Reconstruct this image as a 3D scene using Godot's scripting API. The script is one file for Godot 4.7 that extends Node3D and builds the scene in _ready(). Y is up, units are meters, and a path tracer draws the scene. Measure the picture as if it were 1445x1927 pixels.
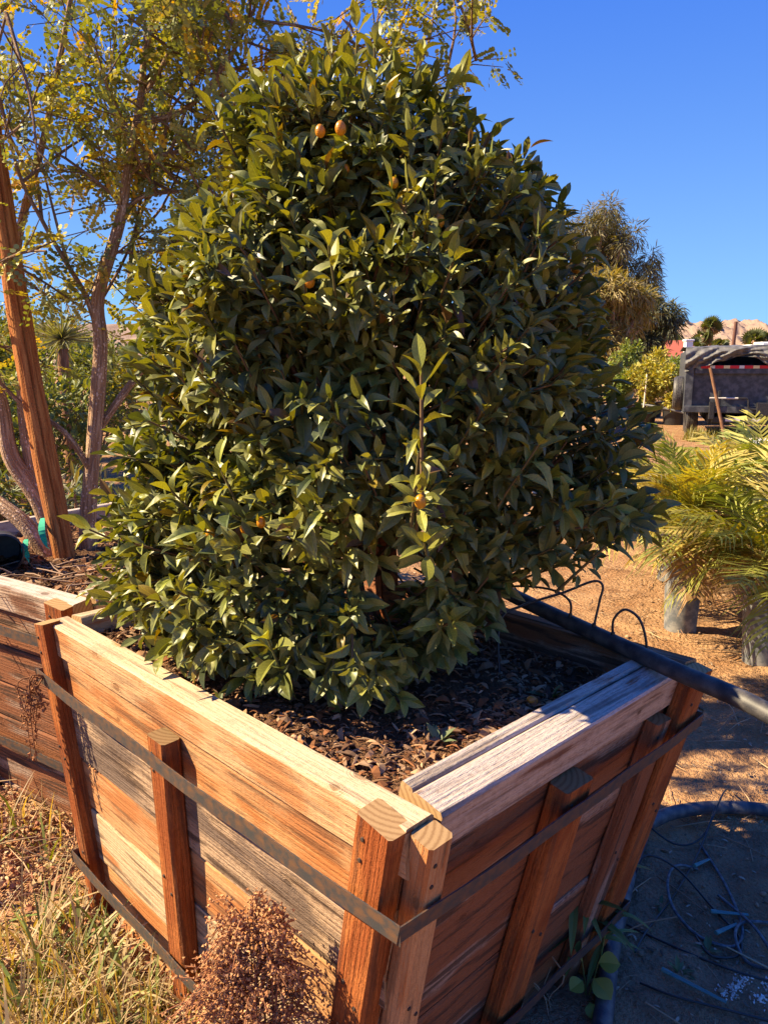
extends Node3D
# A kumquat tree in a timber nursery box, desert plant nursery, low winter sun from the left.

class MB:
	# a bag of triangles
	var v := PackedVector3Array()
	var n := PackedVector3Array()
	var uv := PackedVector2Array()
	var c := PackedColorArray()
	func t3(a: Vector3, b: Vector3, d: Vector3, na: Vector3, nb: Vector3, nd: Vector3, ua := Vector2.ZERO, ub := Vector2.ZERO, ud := Vector2.ZERO, col := Color.WHITE) -> void:
		if (d - a).cross(b - a).dot(na + nb + nd) < 0.0:
			v.append(a); v.append(d); v.append(b)
			n.append(na); n.append(nd); n.append(nb)
			uv.append(ua); uv.append(ud); uv.append(ub)
		else:
			v.append(a); v.append(b); v.append(d)
			n.append(na); n.append(nb); n.append(nd)
			uv.append(ua); uv.append(ub); uv.append(ud)
		c.append(col); c.append(col); c.append(col)
	func flat(a: Vector3, b: Vector3, d: Vector3, out: Vector3, ua := Vector2.ZERO, ub := Vector2.ZERO, ud := Vector2.ZERO, col := Color.WHITE) -> void:
		var m := (b - a).cross(d - a)
		if m.length_squared() < 1e-18:
			return
		m = m.normalized()
		if m.dot(out) < 0.0:
			m = -m
		t3(a, b, d, m, m, m, ua, ub, ud, col)
	func quad(a: Vector3, b: Vector3, d: Vector3, e: Vector3, out: Vector3, ua := Vector2.ZERO, ub := Vector2.ZERO, ud := Vector2.ZERO, ue := Vector2.ZERO, col := Color.WHITE) -> void:
		flat(a, b, d, out, ua, ub, ud, col)
		flat(a, d, e, out, ua, ud, ue, col)
	func add(s: MB, xf: Transform3D, col := Color.WHITE) -> void:
		v.append_array(xf * s.v)
		n.append_array(Transform3D(xf.basis.orthonormalized(), Vector3.ZERO) * s.n)
		uv.append_array(s.uv)
		var k := PackedColorArray()
		k.resize(s.v.size())
		k.fill(col)
		c.append_array(k)
	func box(at: Vector3, size: Vector3, bas := Basis.IDENTITY, col := Color.WHITE, ch := 0.0) -> void:
		var h := size * 0.5
		if ch > 0.0:
			ch = minf(ch, minf(h.x, minf(h.y, h.z)) * 0.6)
		for ax in 3:
			for s in [-1.0, 1.0]:
				var o := Vector3.ZERO; o[ax] = s
				var e1 := (ax + 1) % 3
				var e2 := (ax + 2) % 3
				var p := []
				for q in [[-1, -1], [1, -1], [1, 1], [-1, 1]]:
					var r := Vector3.ZERO
					r[ax] = s * h[ax]; r[e1] = q[0] * (h[e1] - ch); r[e2] = q[1] * (h[e2] - ch)
					p.append(r)
				var us := []
				for r in p:
					us.append(Vector2(r[e1], r[e2]))
				quad(at + bas * p[0], at + bas * p[1], at + bas * p[2], at + bas * p[3], bas * o, us[0], us[1], us[2], us[3], col)
		if ch > 0.0:
			for ax in 3:
				var e1 := (ax + 1) % 3
				var e2 := (ax + 2) % 3
				for s in [-1.0, 1.0]:
					for t in [-1.0, 1.0]:
						var a := Vector3.ZERO; var b := Vector3.ZERO
						a[e1] = s * h[e1]; a[e2] = t * (h[e2] - ch); b[e1] = s * (h[e1] - ch); b[e2] = t * h[e2]
						var a2 := a; var b2 := b
						a[ax] = -h[ax] + ch; b[ax] = -h[ax] + ch; a2[ax] = h[ax] - ch; b2[ax] = h[ax] - ch
						quad(at + bas * a, at + bas * b, at + bas * b2, at + bas * a2, bas * (a + b + a2 + b2))
	func mesh() -> ArrayMesh:
		return onto(ArrayMesh.new())
	func onto(m: ArrayMesh) -> ArrayMesh:
		var arr := []
		arr.resize(Mesh.ARRAY_MAX)
		arr[Mesh.ARRAY_VERTEX] = v
		arr[Mesh.ARRAY_NORMAL] = n
		arr[Mesh.ARRAY_TEX_UV] = uv
		arr[Mesh.ARRAY_COLOR] = c
		m.add_surface_from_arrays(Mesh.PRIMITIVE_TRIANGLES, arr)
		return m
	# tube along points with radii; rough shakes the radius; uv.x round, uv.y along in metres
	func tube(p: Array, r: Array, sides := 8, col := Color.WHITE, noise: FastNoiseLite = null, rough := 0.0, cap := true, groove := 0.0) -> void:
		var k := p.size()
		var rings := []
		var norms := []
		var side := Vector3.ZERO
		var along := 0.0
		var vs := []
		for i in k:
			var d: Vector3 = (p[mini(i + 1, k - 1)] - p[maxi(i - 1, 0)]).normalized()
			if i == 0:
				side = d.cross(Vector3(0.13, 0.31, 0.94)).normalized()
			else:
				side = (side - d * side.dot(d)).normalized()
				along += (p[i] - p[i - 1]).length()
			vs.append(along)
			var up := d.cross(side)
			var ring := []
			var nr := []
			for j in sides + 1:
				var a := TAU * float(j % sides) / sides
				var o := side * cos(a) + up * sin(a)
				var rr: float = r[i]
				if noise:
					rr *= 1.0 + rough * noise.get_noise_3dv((p[i] + o * r[i]) * 100.0)
				if groove > 0.0 and j % sides == int(sides * 0.82):
					rr -= groove
				ring.append(p[i] + o * rr)
				nr.append(o)
			rings.append(ring)
			norms.append(nr)
		for i in k - 1:
			for j in sides:
				var u0 := Vector2(float(j) / sides, vs[i]); var u1 := Vector2(float(j + 1) / sides, vs[i])
				var u2 := Vector2(float(j + 1) / sides, vs[i + 1]); var u3 := Vector2(float(j) / sides, vs[i + 1])
				t3(rings[i][j], rings[i][j + 1], rings[i + 1][j + 1], norms[i][j], norms[i][j + 1], norms[i + 1][j + 1], u0, u1, u2, col)
				t3(rings[i][j], rings[i + 1][j + 1], rings[i + 1][j], norms[i][j], norms[i + 1][j + 1], norms[i + 1][j], u0, u2, u3, col)
		if cap:
			for e in [0, k - 1]:
				var o: Vector3 = (p[0] - p[1]) if e == 0 else (p[k - 1] - p[k - 2])
				for j in sides:
					flat(p[e], rings[e][j], rings[e][j + 1], o, Vector2(0.5, vs[e]), Vector2(0.5, vs[e]), Vector2(0.6, vs[e]), col)
	# surface of revolution about y: profile of Vector2(radius, height)
	func lathe(prof: Array, sides := 16, col := Color.WHITE, at := Vector3.ZERO, bas := Basis.IDENTITY) -> void:
		for i in prof.size() - 1:
			var a: Vector2 = prof[i]; var b: Vector2 = prof[i + 1]
			var t := b - a
			var m := Vector2(t.y, -t.x).normalized()
			for j in sides:
				var q0 := TAU * j / sides; var q1 := TAU * (j + 1) / sides
				var e0 := Vector3(cos(q0), 0, sin(q0)); var e1 := Vector3(cos(q1), 0, sin(q1))
				var n0 := bas * (e0 * m.x + Vector3.UP * m.y); var n1 := bas * (e1 * m.x + Vector3.UP * m.y)
				var p00 := at + bas * (e0 * a.x + Vector3.UP * a.y); var p01 := at + bas * (e1 * a.x + Vector3.UP * a.y)
				var p10 := at + bas * (e0 * b.x + Vector3.UP * b.y); var p11 := at + bas * (e1 * b.x + Vector3.UP * b.y)
				var u0 := float(j) / sides; var u1 := float(j + 1) / sides
				if a.x > 1e-5:
					t3(p00, p01, p11, n0, n1, n1, Vector2(u0, a.y), Vector2(u1, a.y), Vector2(u1, b.y), col)
				if b.x > 1e-5:
					t3(p00, p11, p10, n0, n1, n0, Vector2(u0, a.y), Vector2(u1, b.y), Vector2(u0, b.y), col)

var rng := RandomNumberGenerator.new()
var N1 := FastNoiseLite.new()   # smooth
var N2 := FastNoiseLite.new()   # fractal
var M := {}
var taken := {}
const EYE := Vector3(0, 1.44, 0)

func rf(a: float, b: float) -> float:
	return rng.randf_range(a, b)

func rdir() -> Vector3:
	var z := rf(-1, 1)
	var a := rf(0, TAU)
	var s := sqrt(1.0 - z * z)
	return Vector3(s * cos(a), z, s * sin(a))

func numbered(called: String, parent: Node) -> String:
	var key := "%d/%s" % [parent.get_instance_id(), called]
	var k: int = taken.get(key, 0)
	taken[key] = k + 1
	return called if k == 0 else "%s_%03d" % [called, k]

func thing(called: String, label: String, category: String, at := Vector3.ZERO, group := "") -> Node3D:
	var o := Node3D.new()
	o.name = numbered(called, self)
	add_child(o, true)
	o.position = at
	o.set_meta("label", label)
	o.set_meta("category", category)
	if group:
		o.set_meta("group", group)
	return o

# a part (under a thing) or a one-mesh thing; "world" meshes are in world coordinates
func part(called: String, m: Mesh, mat: Material, parent: Node3D, world := true) -> MeshInstance3D:
	var o := MeshInstance3D.new()
	o.name = numbered(called, parent)
	o.mesh = m
	if mat:
		o.material_override = mat
	parent.add_child(o, true)
	if world and parent != self:
		var at := Vector3.ZERO
		var q: Node = parent
		while q != self:
			at += (q as Node3D).position
			q = q.get_parent()
		o.position = -at
	return o

func tag(o: Node, label: String, category: String, group := "") -> void:
	o.set_meta("label", label)
	o.set_meta("category", category)
	if group:
		o.set_meta("group", group)

func stuff(o: Node) -> void:
	o.set_meta("kind", "stuff")

func scatter(called: String, m: Mesh, mat: Material, xs: Array, cols: Array, parent: Node3D) -> MultiMeshInstance3D:
	m.surface_set_material(0, mat)
	var mm := MultiMesh.new()
	mm.transform_format = MultiMesh.TRANSFORM_3D
	mm.use_colors = true
	mm.mesh = m
	mm.instance_count = xs.size()
	for i in xs.size():
		mm.set_instance_transform(i, xs[i])
		mm.set_instance_color(i, cols[i])
	var o := MultiMeshInstance3D.new()
	o.name = numbered(called, parent)
	o.multimesh = mm
	parent.add_child(o, true)
	if parent != self:
		o.position = -parent.position
	stuff(o)
	return o

# smooth curve through points
func curve(p: Array, per := 5) -> Array:
	var out := []
	for i in p.size() - 1:
		var a: Vector3 = p[maxi(i - 1, 0)]; var b: Vector3 = p[i]; var d: Vector3 = p[i + 1]; var e: Vector3 = p[mini(i + 2, p.size() - 1)]
		for k in per:
			out.append(b.cubic_interpolate(d, a, e, float(k) / per))
	out.append(p[-1])
	return out

func radii(a: float, b: float, k: int) -> Array:
	var out := []
	for i in k:
		out.append(lerpf(a, b, float(i) / maxf(1, k - 1)))
	return out

func lin(r: float, g: float, b: float) -> Color:
	return Color(r, g, b).linear_to_srgb()

func mix3(a: Color, b: Color, t: float) -> Color:
	return a.lerp(b, clampf(t, 0, 1))

# ---------- computed textures ----------
func nz(w: int, h: int, freq: float, sd: int, oct := 3, tw := 0, th := 0) -> PackedByteArray:
	var f := FastNoiseLite.new()
	f.noise_type = FastNoiseLite.TYPE_SIMPLEX_SMOOTH
	f.seed = sd
	f.frequency = freq
	f.fractal_octaves = oct
	var im := f.get_seamless_image(w, h)
	im.convert(Image.FORMAT_L8)
	if tw:
		im.resize(tw, th, Image.INTERPOLATE_CUBIC)
	return im.get_data()

func tex(w: int, h: int, data: PackedByteArray, fmt := Image.FORMAT_RGB8) -> ImageTexture:
	return ImageTexture.create_from_image(Image.create_from_data(w, h, false, fmt, data))

func mat(col: Color, rough := 0.8, spec := 0.4) -> StandardMaterial3D:
	var m := StandardMaterial3D.new()
	m.albedo_color = col
	m.roughness = rough
	m.metallic_specular = spec
	return m

# timber: bare weathered wood with worn stain, grain lengthwise, a few knots; 1.5 m by 0.25 m
func timber(bare: Color, dark: Color, stain: Color, cover: float, sd: int, knots: int, contrast := 1.0, relief := 0.05, weather := 0.5) -> StandardMaterial3D:
	var w := 1536; var h := 320
	var big := nz(128, 64, 0.03, sd, 3, w, h)          # patches of stain
	var streak := nz(56, 320, 0.09, sd + 1, 4, w, h)
	var wea := nz(72, 160, 0.045, sd + 5, 4, w, h)       # dark weathering, black where water stood   # growth rings seen along the board
	var fine := nz(160, 320, 0.5, sd + 2, 2, w, h)     # fibres
	var saw := nz(512, 32, 0.2, sd + 3, 2, w, h)       # saw marks across
	var grit := nz(1024, 320, 0.45, sd + 4, 2, w, h)
	var r := RandomNumberGenerator.new(); r.seed = sd
	var ks := []
	for k in knots:
		ks.append([r.randf_range(60, w - 60), r.randf_range(30, h - 30), r.randf_range(7, 15)])
	var out := PackedByteArray(); out.resize(w * h * 3)
	var hm := PackedByteArray(); hm.resize(w * h)
	for y in h:
		for x in w:
			var i := y * w + x
			var s := streak[i] / 255.0
			var f := fine[i] / 255.0
			var st := clampf((big[i] / 255.0 - (1.0 - cover)) * 6.0 + (f - 0.5) * 1.8 + (s - 0.5) * 2.4 + (grit[i] / 255.0 - 0.5), 0.0, 1.0)
			var g := clampf(0.5 + (s - 0.5) * 0.95 + (f - 0.5) * 0.55 + (saw[i] / 255.0 - 0.5) * 0.3, 0.0, 1.0)
			var kd := 0.0
			for k in ks:
				var dx: float = (x - k[0]) / 1.5; var dy: float = y - k[1]
				var q := sqrt(dx * dx + dy * dy) / float(k[2])
				if q < 2.2:
					kd = maxf(kd, (1.0 if q < 0.75 else 0.55 * (0.5 + 0.5 * sin(q * 17.0)) * (2.2 - q)))
			var c := bare.lerp(dark, clampf((0.58 - g) * 1.3 * contrast + kd * 0.75, 0, 1)).lerp(stain, st * 0.92)
			c = c.lerp(Color(0.055, 0.032, 0.022), clampf((wea[i] / 255.0 - 0.62) * 9.0 + (f - 0.5) * 2.2 + (grit[i] / 255.0 - 0.5) * 1.2, 0, 1) * weather)
			var k2 := 0.70 + 0.60 * (grit[i] / 255.0) + (f - 0.5) * 0.3 - kd * 0.3
			c = Color(c.r * k2, c.g * k2, c.b * k2).linear_to_srgb()
			out[i * 3] = int(clampf(c.r, 0, 1) * 255); out[i * 3 + 1] = int(clampf(c.g, 0, 1) * 255); out[i * 3 + 2] = int(clampf(c.b, 0, 1) * 255)
			hm[i] = int(clampf(g * 0.7 + grit[i] / 255.0 * 0.3 - kd * 0.3, 0, 1) * 255)
	var m := mat(Color.WHITE, 0.85, 0.3)
	m.albedo_texture = tex(w, h, out)
	m.heightmap_enabled = true
	m.heightmap_texture = tex(w, h, hm, Image.FORMAT_L8)
	m.heightmap_scale = relief * 5.0
	m.uv1_scale = Vector3(1.0 / 1.5, 1.0 / 0.25, 1)
	return m

func end_grain(tone: float) -> StandardMaterial3D:
	var s := 128
	var f := nz(s, s, 0.09, 77)
	var out := PackedByteArray(); out.resize(s * s * 3)
	for y in s:
		for x in s:
			var q := sqrt(pow(x - 20.0, 2) + pow(y + 30.0, 2)) + f[y * s + x] / 90.0
			var ring := pow(0.5 + 0.5 * sin(q * 0.40), 2)
			var c := Color(0.50, 0.35, 0.19).lerp(Color(0.28, 0.165, 0.08), ring * 0.7)
			var k := 0.8 + f[(x * 7 % s) * s + (y * 5 % s)] / 600.0
			c = Color(c.r * k, c.g * k, c.b * k).linear_to_srgb()
			out[(y * s + x) * 3] = int(c.r * 255); out[(y * s + x) * 3 + 1] = int(c.g * 255); out[(y * s + x) * 3 + 2] = int(c.b * 255)
	var m := mat(lin(tone, tone * 0.9, tone * 0.8) if tone < 1.0 else Color.WHITE, 0.9, 0.25)
	m.albedo_texture = tex(s, s, out)
	m.uv1_scale = Vector3(11, 11, 1)
	return m

# earth: three earth tones and grit
func earth(a: Color, b: Color, d: Color, sd: int, size: float, relief: float, grain := 0.35) -> StandardMaterial3D:
	var w := 1024
	var n1 := nz(256, 256, 0.02, sd, 4, w, w)
	var n2 := nz(512, 512, 0.12, sd + 1, 4, w, w)
	var n3 := nz(1024, 1024, grain, sd + 2, 2)
	var out := PackedByteArray(); out.resize(w * w * 3)
	var hm := PackedByteArray(); hm.resize(w * w)
	for i in w * w:
		var p := n1[i] / 255.0; var q := n2[i] / 255.0; var r := n3[i] / 255.0
		var c := a.lerp(b, clampf((p - 0.35) * 2.2, 0, 1)).lerp(d, clampf((q - 0.58) * 3.0, 0, 0.8))
		var k := 0.62 + 0.5 * r + 0.28 * q
		out[i * 3] = int(sqrt(minf(c.r * k, 1.0)) * 255); out[i * 3 + 1] = int(sqrt(minf(c.g * k, 1.0)) * 255); out[i * 3 + 2] = int(sqrt(minf(c.b * k, 1.0)) * 255)
		hm[i] = int((r * 0.45 + q * 0.55) * 255)
	var m := mat(Color.WHITE, 0.95, 0.2)
	m.albedo_texture = tex(w, w, out)
	m.heightmap_enabled = true
	m.heightmap_texture = tex(w, w, hm, Image.FORMAT_L8)
	m.heightmap_scale = relief
	m.uv1_scale = Vector3(1.0 / size, 1.0 / size, 1)
	return m

# leaf blade: pale midrib, faint side veins (multiplies the leaf's own tone)
func blade_tex() -> ImageTexture:
	var w := 96; var h := 48
	var f := nz(96, 48, 0.12, 5)
	var out := PackedByteArray(); out.resize(w * h * 3)
	for y in h:
		for x in w:
			var s := absf((y + 0.5) / h * 2.0 - 1.0)
			var vein := exp(-pow(s / 0.05, 2))
			var lat := pow(maxf(0.0, cos((x / float(w) * 9.0 - s * 1.6) * TAU)), 12.0) * 0.22
			var k := 0.68 + 0.13 * f[y * w + x] / 255.0 + lat * 0.4
			var c := Color(k, k, k * 0.95).lerp(Color(1, 1, 0.85), vein * 0.8)
			out[(y * w + x) * 3] = int(c.r * 255); out[(y * w + x) * 3 + 1] = int(c.g * 255); out[(y * w + x) * 3 + 2] = int(c.b * 255)
	return tex(w, h, out)

func bark(a: Color, b: Color, dots: float, sd: int, lengthwise := true, relief := 0.5) -> StandardMaterial3D:
	var w := 256; var h := 512
	var n1 := nz(128, 24 if lengthwise else 256, 0.12, sd, 3, w, h)
	var n2 := nz(256, 256, 0.2, sd + 1, 3, w, h)
	var out := PackedByteArray(); out.resize(w * h * 3)
	var hm := PackedByteArray(); hm.resize(w * h)
	var r := RandomNumberGenerator.new(); r.seed = sd
	for i in w * h:
		var t := clampf((n1[i] / 255.0 - 0.5) * 1.7 + 0.5 + (n2[i] / 255.0 - 0.5) * 0.7, 0, 1)
		var c := a.lerp(b, t)
		c = c.linear_to_srgb()
		out[i * 3] = int(clampf(c.r, 0, 1) * 255); out[i * 3 + 1] = int(clampf(c.g, 0, 1) * 255); out[i * 3 + 2] = int(clampf(c.b, 0, 1) * 255)
		hm[i] = int(t * 255)
	for k in int(dots * 260):   # pale breathing pores of the bark
		var cx := r.randi_range(4, w - 5); var cy := r.randi_range(4, h - 5); var rr := r.randi_range(1, 3)
		for y in range(cy - rr, cy + rr + 1):
			for x in range(cx - rr - 1, cx + rr + 2):
				if x >= 0 and x < w:
					var i := y * w + x
					out[i * 3] = 205; out[i * 3 + 1] = 180; out[i * 3 + 2] = 160; hm[i] = 255
	var m := mat(Color.WHITE, 0.9, 0.25)
	m.albedo_texture = tex(w, h, out)
	m.heightmap_enabled = true
	m.heightmap_texture = tex(w, h, hm, Image.FORMAT_L8)
	m.heightmap_scale = relief
	m.uv1_scale = Vector3(1, 1.6, 1)
	return m

func leafmat(rough := 0.45, thru := Color(0.55, 0.6, 0.25), with_blade := true) -> StandardMaterial3D:
	var m := mat(Color.WHITE, rough, 0.5)
	m.vertex_color_use_as_albedo = true
	m.backlight_enabled = true
	m.backlight = thru
	m.cull_mode = BaseMaterial3D.CULL_DISABLED
	if with_blade:
		m.albedo_texture = M.blade
	return m

func speckled(col: Color, col2: Color, rough: float, spec: float, metal: float, sd: int, scale := 2.0, relief := 0.05) -> StandardMaterial3D:
	var w := 256
	var n1 := nz(w, w, 0.02, sd, 4)
	var n2 := nz(w, w, 0.25, sd + 1, 2)
	var out := PackedByteArray(); out.resize(w * w * 3)
	var hm := PackedByteArray(); hm.resize(w * w)
	for i in w * w:
		var t := clampf((n1[i] / 255.0 - 0.5) * 2.6 + 0.4 + (n2[i] / 255.0 - 0.5) * 0.9, 0, 1)
		var c := col.lerp(col2, t).linear_to_srgb()
		out[i * 3] = int(c.r * 255); out[i * 3 + 1] = int(c.g * 255); out[i * 3 + 2] = int(c.b * 255)
		hm[i] = n2[i]
	var m := mat(Color.WHITE, rough, spec)
	m.metallic = metal
	m.albedo_texture = tex(w, w, out)
	m.heightmap_enabled = true
	m.heightmap_texture = tex(w, w, hm, Image.FORMAT_L8)
	m.heightmap_scale = relief
	m.uv1_triplanar = true
	m.uv1_scale = Vector3(scale, scale, scale)
	return m

func make_materials() -> void:
	M.blade = blade_tex()
	# timber tones (linear)
	var bare := Color(0.58, 0.40, 0.225); var pith := Color(0.33, 0.16, 0.068)
	var red := Color(0.42, 0.15, 0.045); var brown := Color(0.20, 0.062, 0.02); var soot := Color(0.045, 0.026, 0.018)
	M.rail = timber(Color(0.55, 0.41, 0.27), Color(0.36, 0.22, 0.12), red, 0.20, 11, 4, 0.9, 0.05, 0.35)
	M.rail_grey = timber(Color(0.50, 0.42, 0.36), Color(0.26, 0.18, 0.14), brown, 0.30, 23, 2, 1.0, 0.05, 0.5)
	M.rail_face = timber(Color(0.47, 0.29, 0.15), pith, Color(0.38, 0.16, 0.06), 0.46, 83, 4, 1.0, 0.05, 0.4)
	M.rail_grey_face = timber(Color(0.46, 0.34, 0.25), Color(0.2, 0.11, 0.06), Color(0.15, 0.06, 0.03), 0.42, 87, 2, 1.0, 0.05, 0.5)
	M.board_warm = timber(Color(0.46, 0.25, 0.115), pith, Color(0.36, 0.135, 0.045), 0.52, 31, 3, 1.0, 0.05, 0.55)
	M.board_pale = timber(Color(0.50, 0.36, 0.215), Color(0.30, 0.16, 0.075), red, 0.33, 37, 2, 1.0, 0.05, 0.6)
	M.board_grey = timber(Color(0.37, 0.25, 0.16), Color(0.14, 0.085, 0.055), Color(0.13, 0.09, 0.07), 0.50, 41, 1, 1.4, 0.08, 0.8)
	M.board_dark = timber(Color(0.34, 0.235, 0.17), Color(0.13, 0.06, 0.033), Color(0.21, 0.075, 0.03), 0.80, 53, 3, 1.2, 0.07, 0.8)
	M.stud = timber(Color(0.34, 0.11, 0.03), Color(0.15, 0.038, 0.010), Color(0.21, 0.052, 0.013), 0.50, 61, 1, 1.1, 0.08, 0.5)
	M.endgrain = end_grain(0.78)
	M.endgrain_dark = end_grain(0.42)
	M.tube = speckled(Color(0.05, 0.055, 0.065), Color(0.16, 0.17, 0.18), 0.5, 0.4, 0.0, 171, 8.0)
	M.strap = speckled(Color(0.07, 0.073, 0.078), Color(0.19, 0.105, 0.06), 0.5, 0.5, 0.45, 71, 9.0)
	M.sand = earth(Color(0.44, 0.27, 0.145), Color(0.34, 0.19, 0.095), Color(0.25, 0.135, 0.065), 81, 1.7, 2.2)
	M.loam = earth(Color(0.15, 0.08, 0.045), Color(0.22, 0.12, 0.06), Color(0.09, 0.05, 0.03), 91, 0.9, 2.0)
	M.shade_earth = earth(Color(0.38, 0.245, 0.145), Color(0.29, 0.18, 0.105), Color(0.19, 0.115, 0.068), 191, 1.1, 2.0)  # darker sand tone, paints the shade right of the box
	M.kumquat_leaf = leafmat(0.42, Color(0.80, 0.74, 0.22))
	M.leaf = leafmat(0.55, Color(0.9, 0.85, 0.3), false)
	M.dry = leafmat(0.8, Color(0.3, 0.25, 0.15), false)
	M.chip = mat(Color.WHITE, 0.85, 0.3); M.chip.vertex_color_use_as_albedo = true
	M.paint = mat(Color.WHITE, 0.6, 0.4); M.paint.vertex_color_use_as_albedo = true
	M.bark = bark(Color(0.27, 0.15, 0.085), Color(0.46, 0.31, 0.20), 1.0, 101)
	M.trunk = bark(Color(0.16, 0.075, 0.04), Color(0.30, 0.17, 0.10), 0.0, 107)
	M.pole = bark(Color(0.27, 0.085, 0.026), Color(0.44, 0.185, 0.06), 0.0, 113, true, 0.25)
	M.fruit = mat(Color.WHITE, 0.35, 0.5); M.fruit.vertex_color_use_as_albedo = true
	M.black = speckled(Color(0.012, 0.012, 0.014), Color(0.026, 0.025, 0.026), 0.42, 0.5, 0.0, 131, 6.0, 0.02)
	M.hose = speckled(Color(0.016, 0.016, 0.022), Color(0.085, 0.078, 0.072), 0.55, 0.5, 0.0, 137, 5.0, 0.02)
	M.nail = mat(lin(0.05, 0.032, 0.022), 0.7, 0.4)
	M.ground_hose = speckled(Color(0.04, 0.043, 0.06), Color(0.15, 0.14, 0.13), 0.55, 0.45, 0.0, 177, 4.0)
	M.grey_pot = speckled(Color(0.10, 0.112, 0.13), Color(0.24, 0.235, 0.225), 0.55, 0.5, 0.0, 139, 4.0, 0.02)
	M.trailer = speckled(Color(0.03, 0.034, 0.042), Color(0.075, 0.08, 0.09), 0.5, 0.5, 0.1, 149, 1.2, 0.02)
	M.tarp = speckled(Color(0.07, 0.068, 0.066), Color(0.17, 0.165, 0.16), 0.65, 0.45, 0.0, 151, 1.5, 0.1)
	M.hill = earth(Color(0.36, 0.265, 0.21), Color(0.30, 0.215, 0.17), Color(0.21, 0.155, 0.13), 161, 60.0, 60.0)

# ---------- shared shapes ----------
# lanceolate leaf, unit length along +x, upper face +y
func leaf_shape(width: float, bend: float, fold: float, seg := 5, twist := 0.0, wave := 0.0) -> MB:
	var mb := MB.new()
	var pt := func(t: float, s: float) -> Vector3:
		var w := width * 0.5 * pow(sin(PI * pow(clampf(t, 0, 1), 1.08)), 0.78) if t > 0.0 and t < 1.0 else 0.0
		if t < 0.08:
			w = 0.012
		return Vector3(t - bend * 0.25 * t * t, -bend * t * t + fold * w * absf(s) * 1.0 - 0.16 * bend * s * s * w + twist * s * w * t + wave * w * absf(s) * sin(t * 9.0 + s * 2.0), s * w)
	for i in seg:
		var t0 := float(i) / seg; var t1 := float(i + 1) / seg
		for sd in [-1.0, 1.0]:
			var q := [[t0, 0.0], [t1, 0.0], [t1, sd], [t0, sd]]
			var p := []; var ns := []; var us := []
			for k in q:
				var a: Vector3 = pt.call(k[0], k[1])
				var tt := clampf(k[0], 0.1, 0.9)
				var dx: Vector3 = pt.call(tt + 0.04, k[1]) - pt.call(tt - 0.04, k[1])
				var s2: float = k[1] * 0.7 + sd * 0.2
				var dz: Vector3 = (pt.call(tt, s2 + 0.1) - pt.call(tt, s2 - 0.1))
				var nn := dz.cross(dx).normalized()
				if nn.y < 0: nn = -nn
				p.append(a); ns.append(nn); us.append(Vector2(k[0], 0.5 + 0.5 * k[1]))
			mb.t3(p[0], p[1], p[2], ns[0], ns[1], ns[2], us[0], us[1], us[2])
			if i > 0:
				mb.t3(p[0], p[2], p[3], ns[0], ns[2], ns[3], us[0], us[2], us[3])
	return mb

func frame_of(x: Vector3, y: Vector3, s: float) -> Basis:
	var a := x.normalized()
	var b := (y - a * y.dot(a))
	if b.length() < 1e-4:
		b = a.cross(Vector3(0.3, 0.2, 0.9))
	b = b.normalized()
	return Basis(a * s, b * s, a.cross(b) * s)

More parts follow.
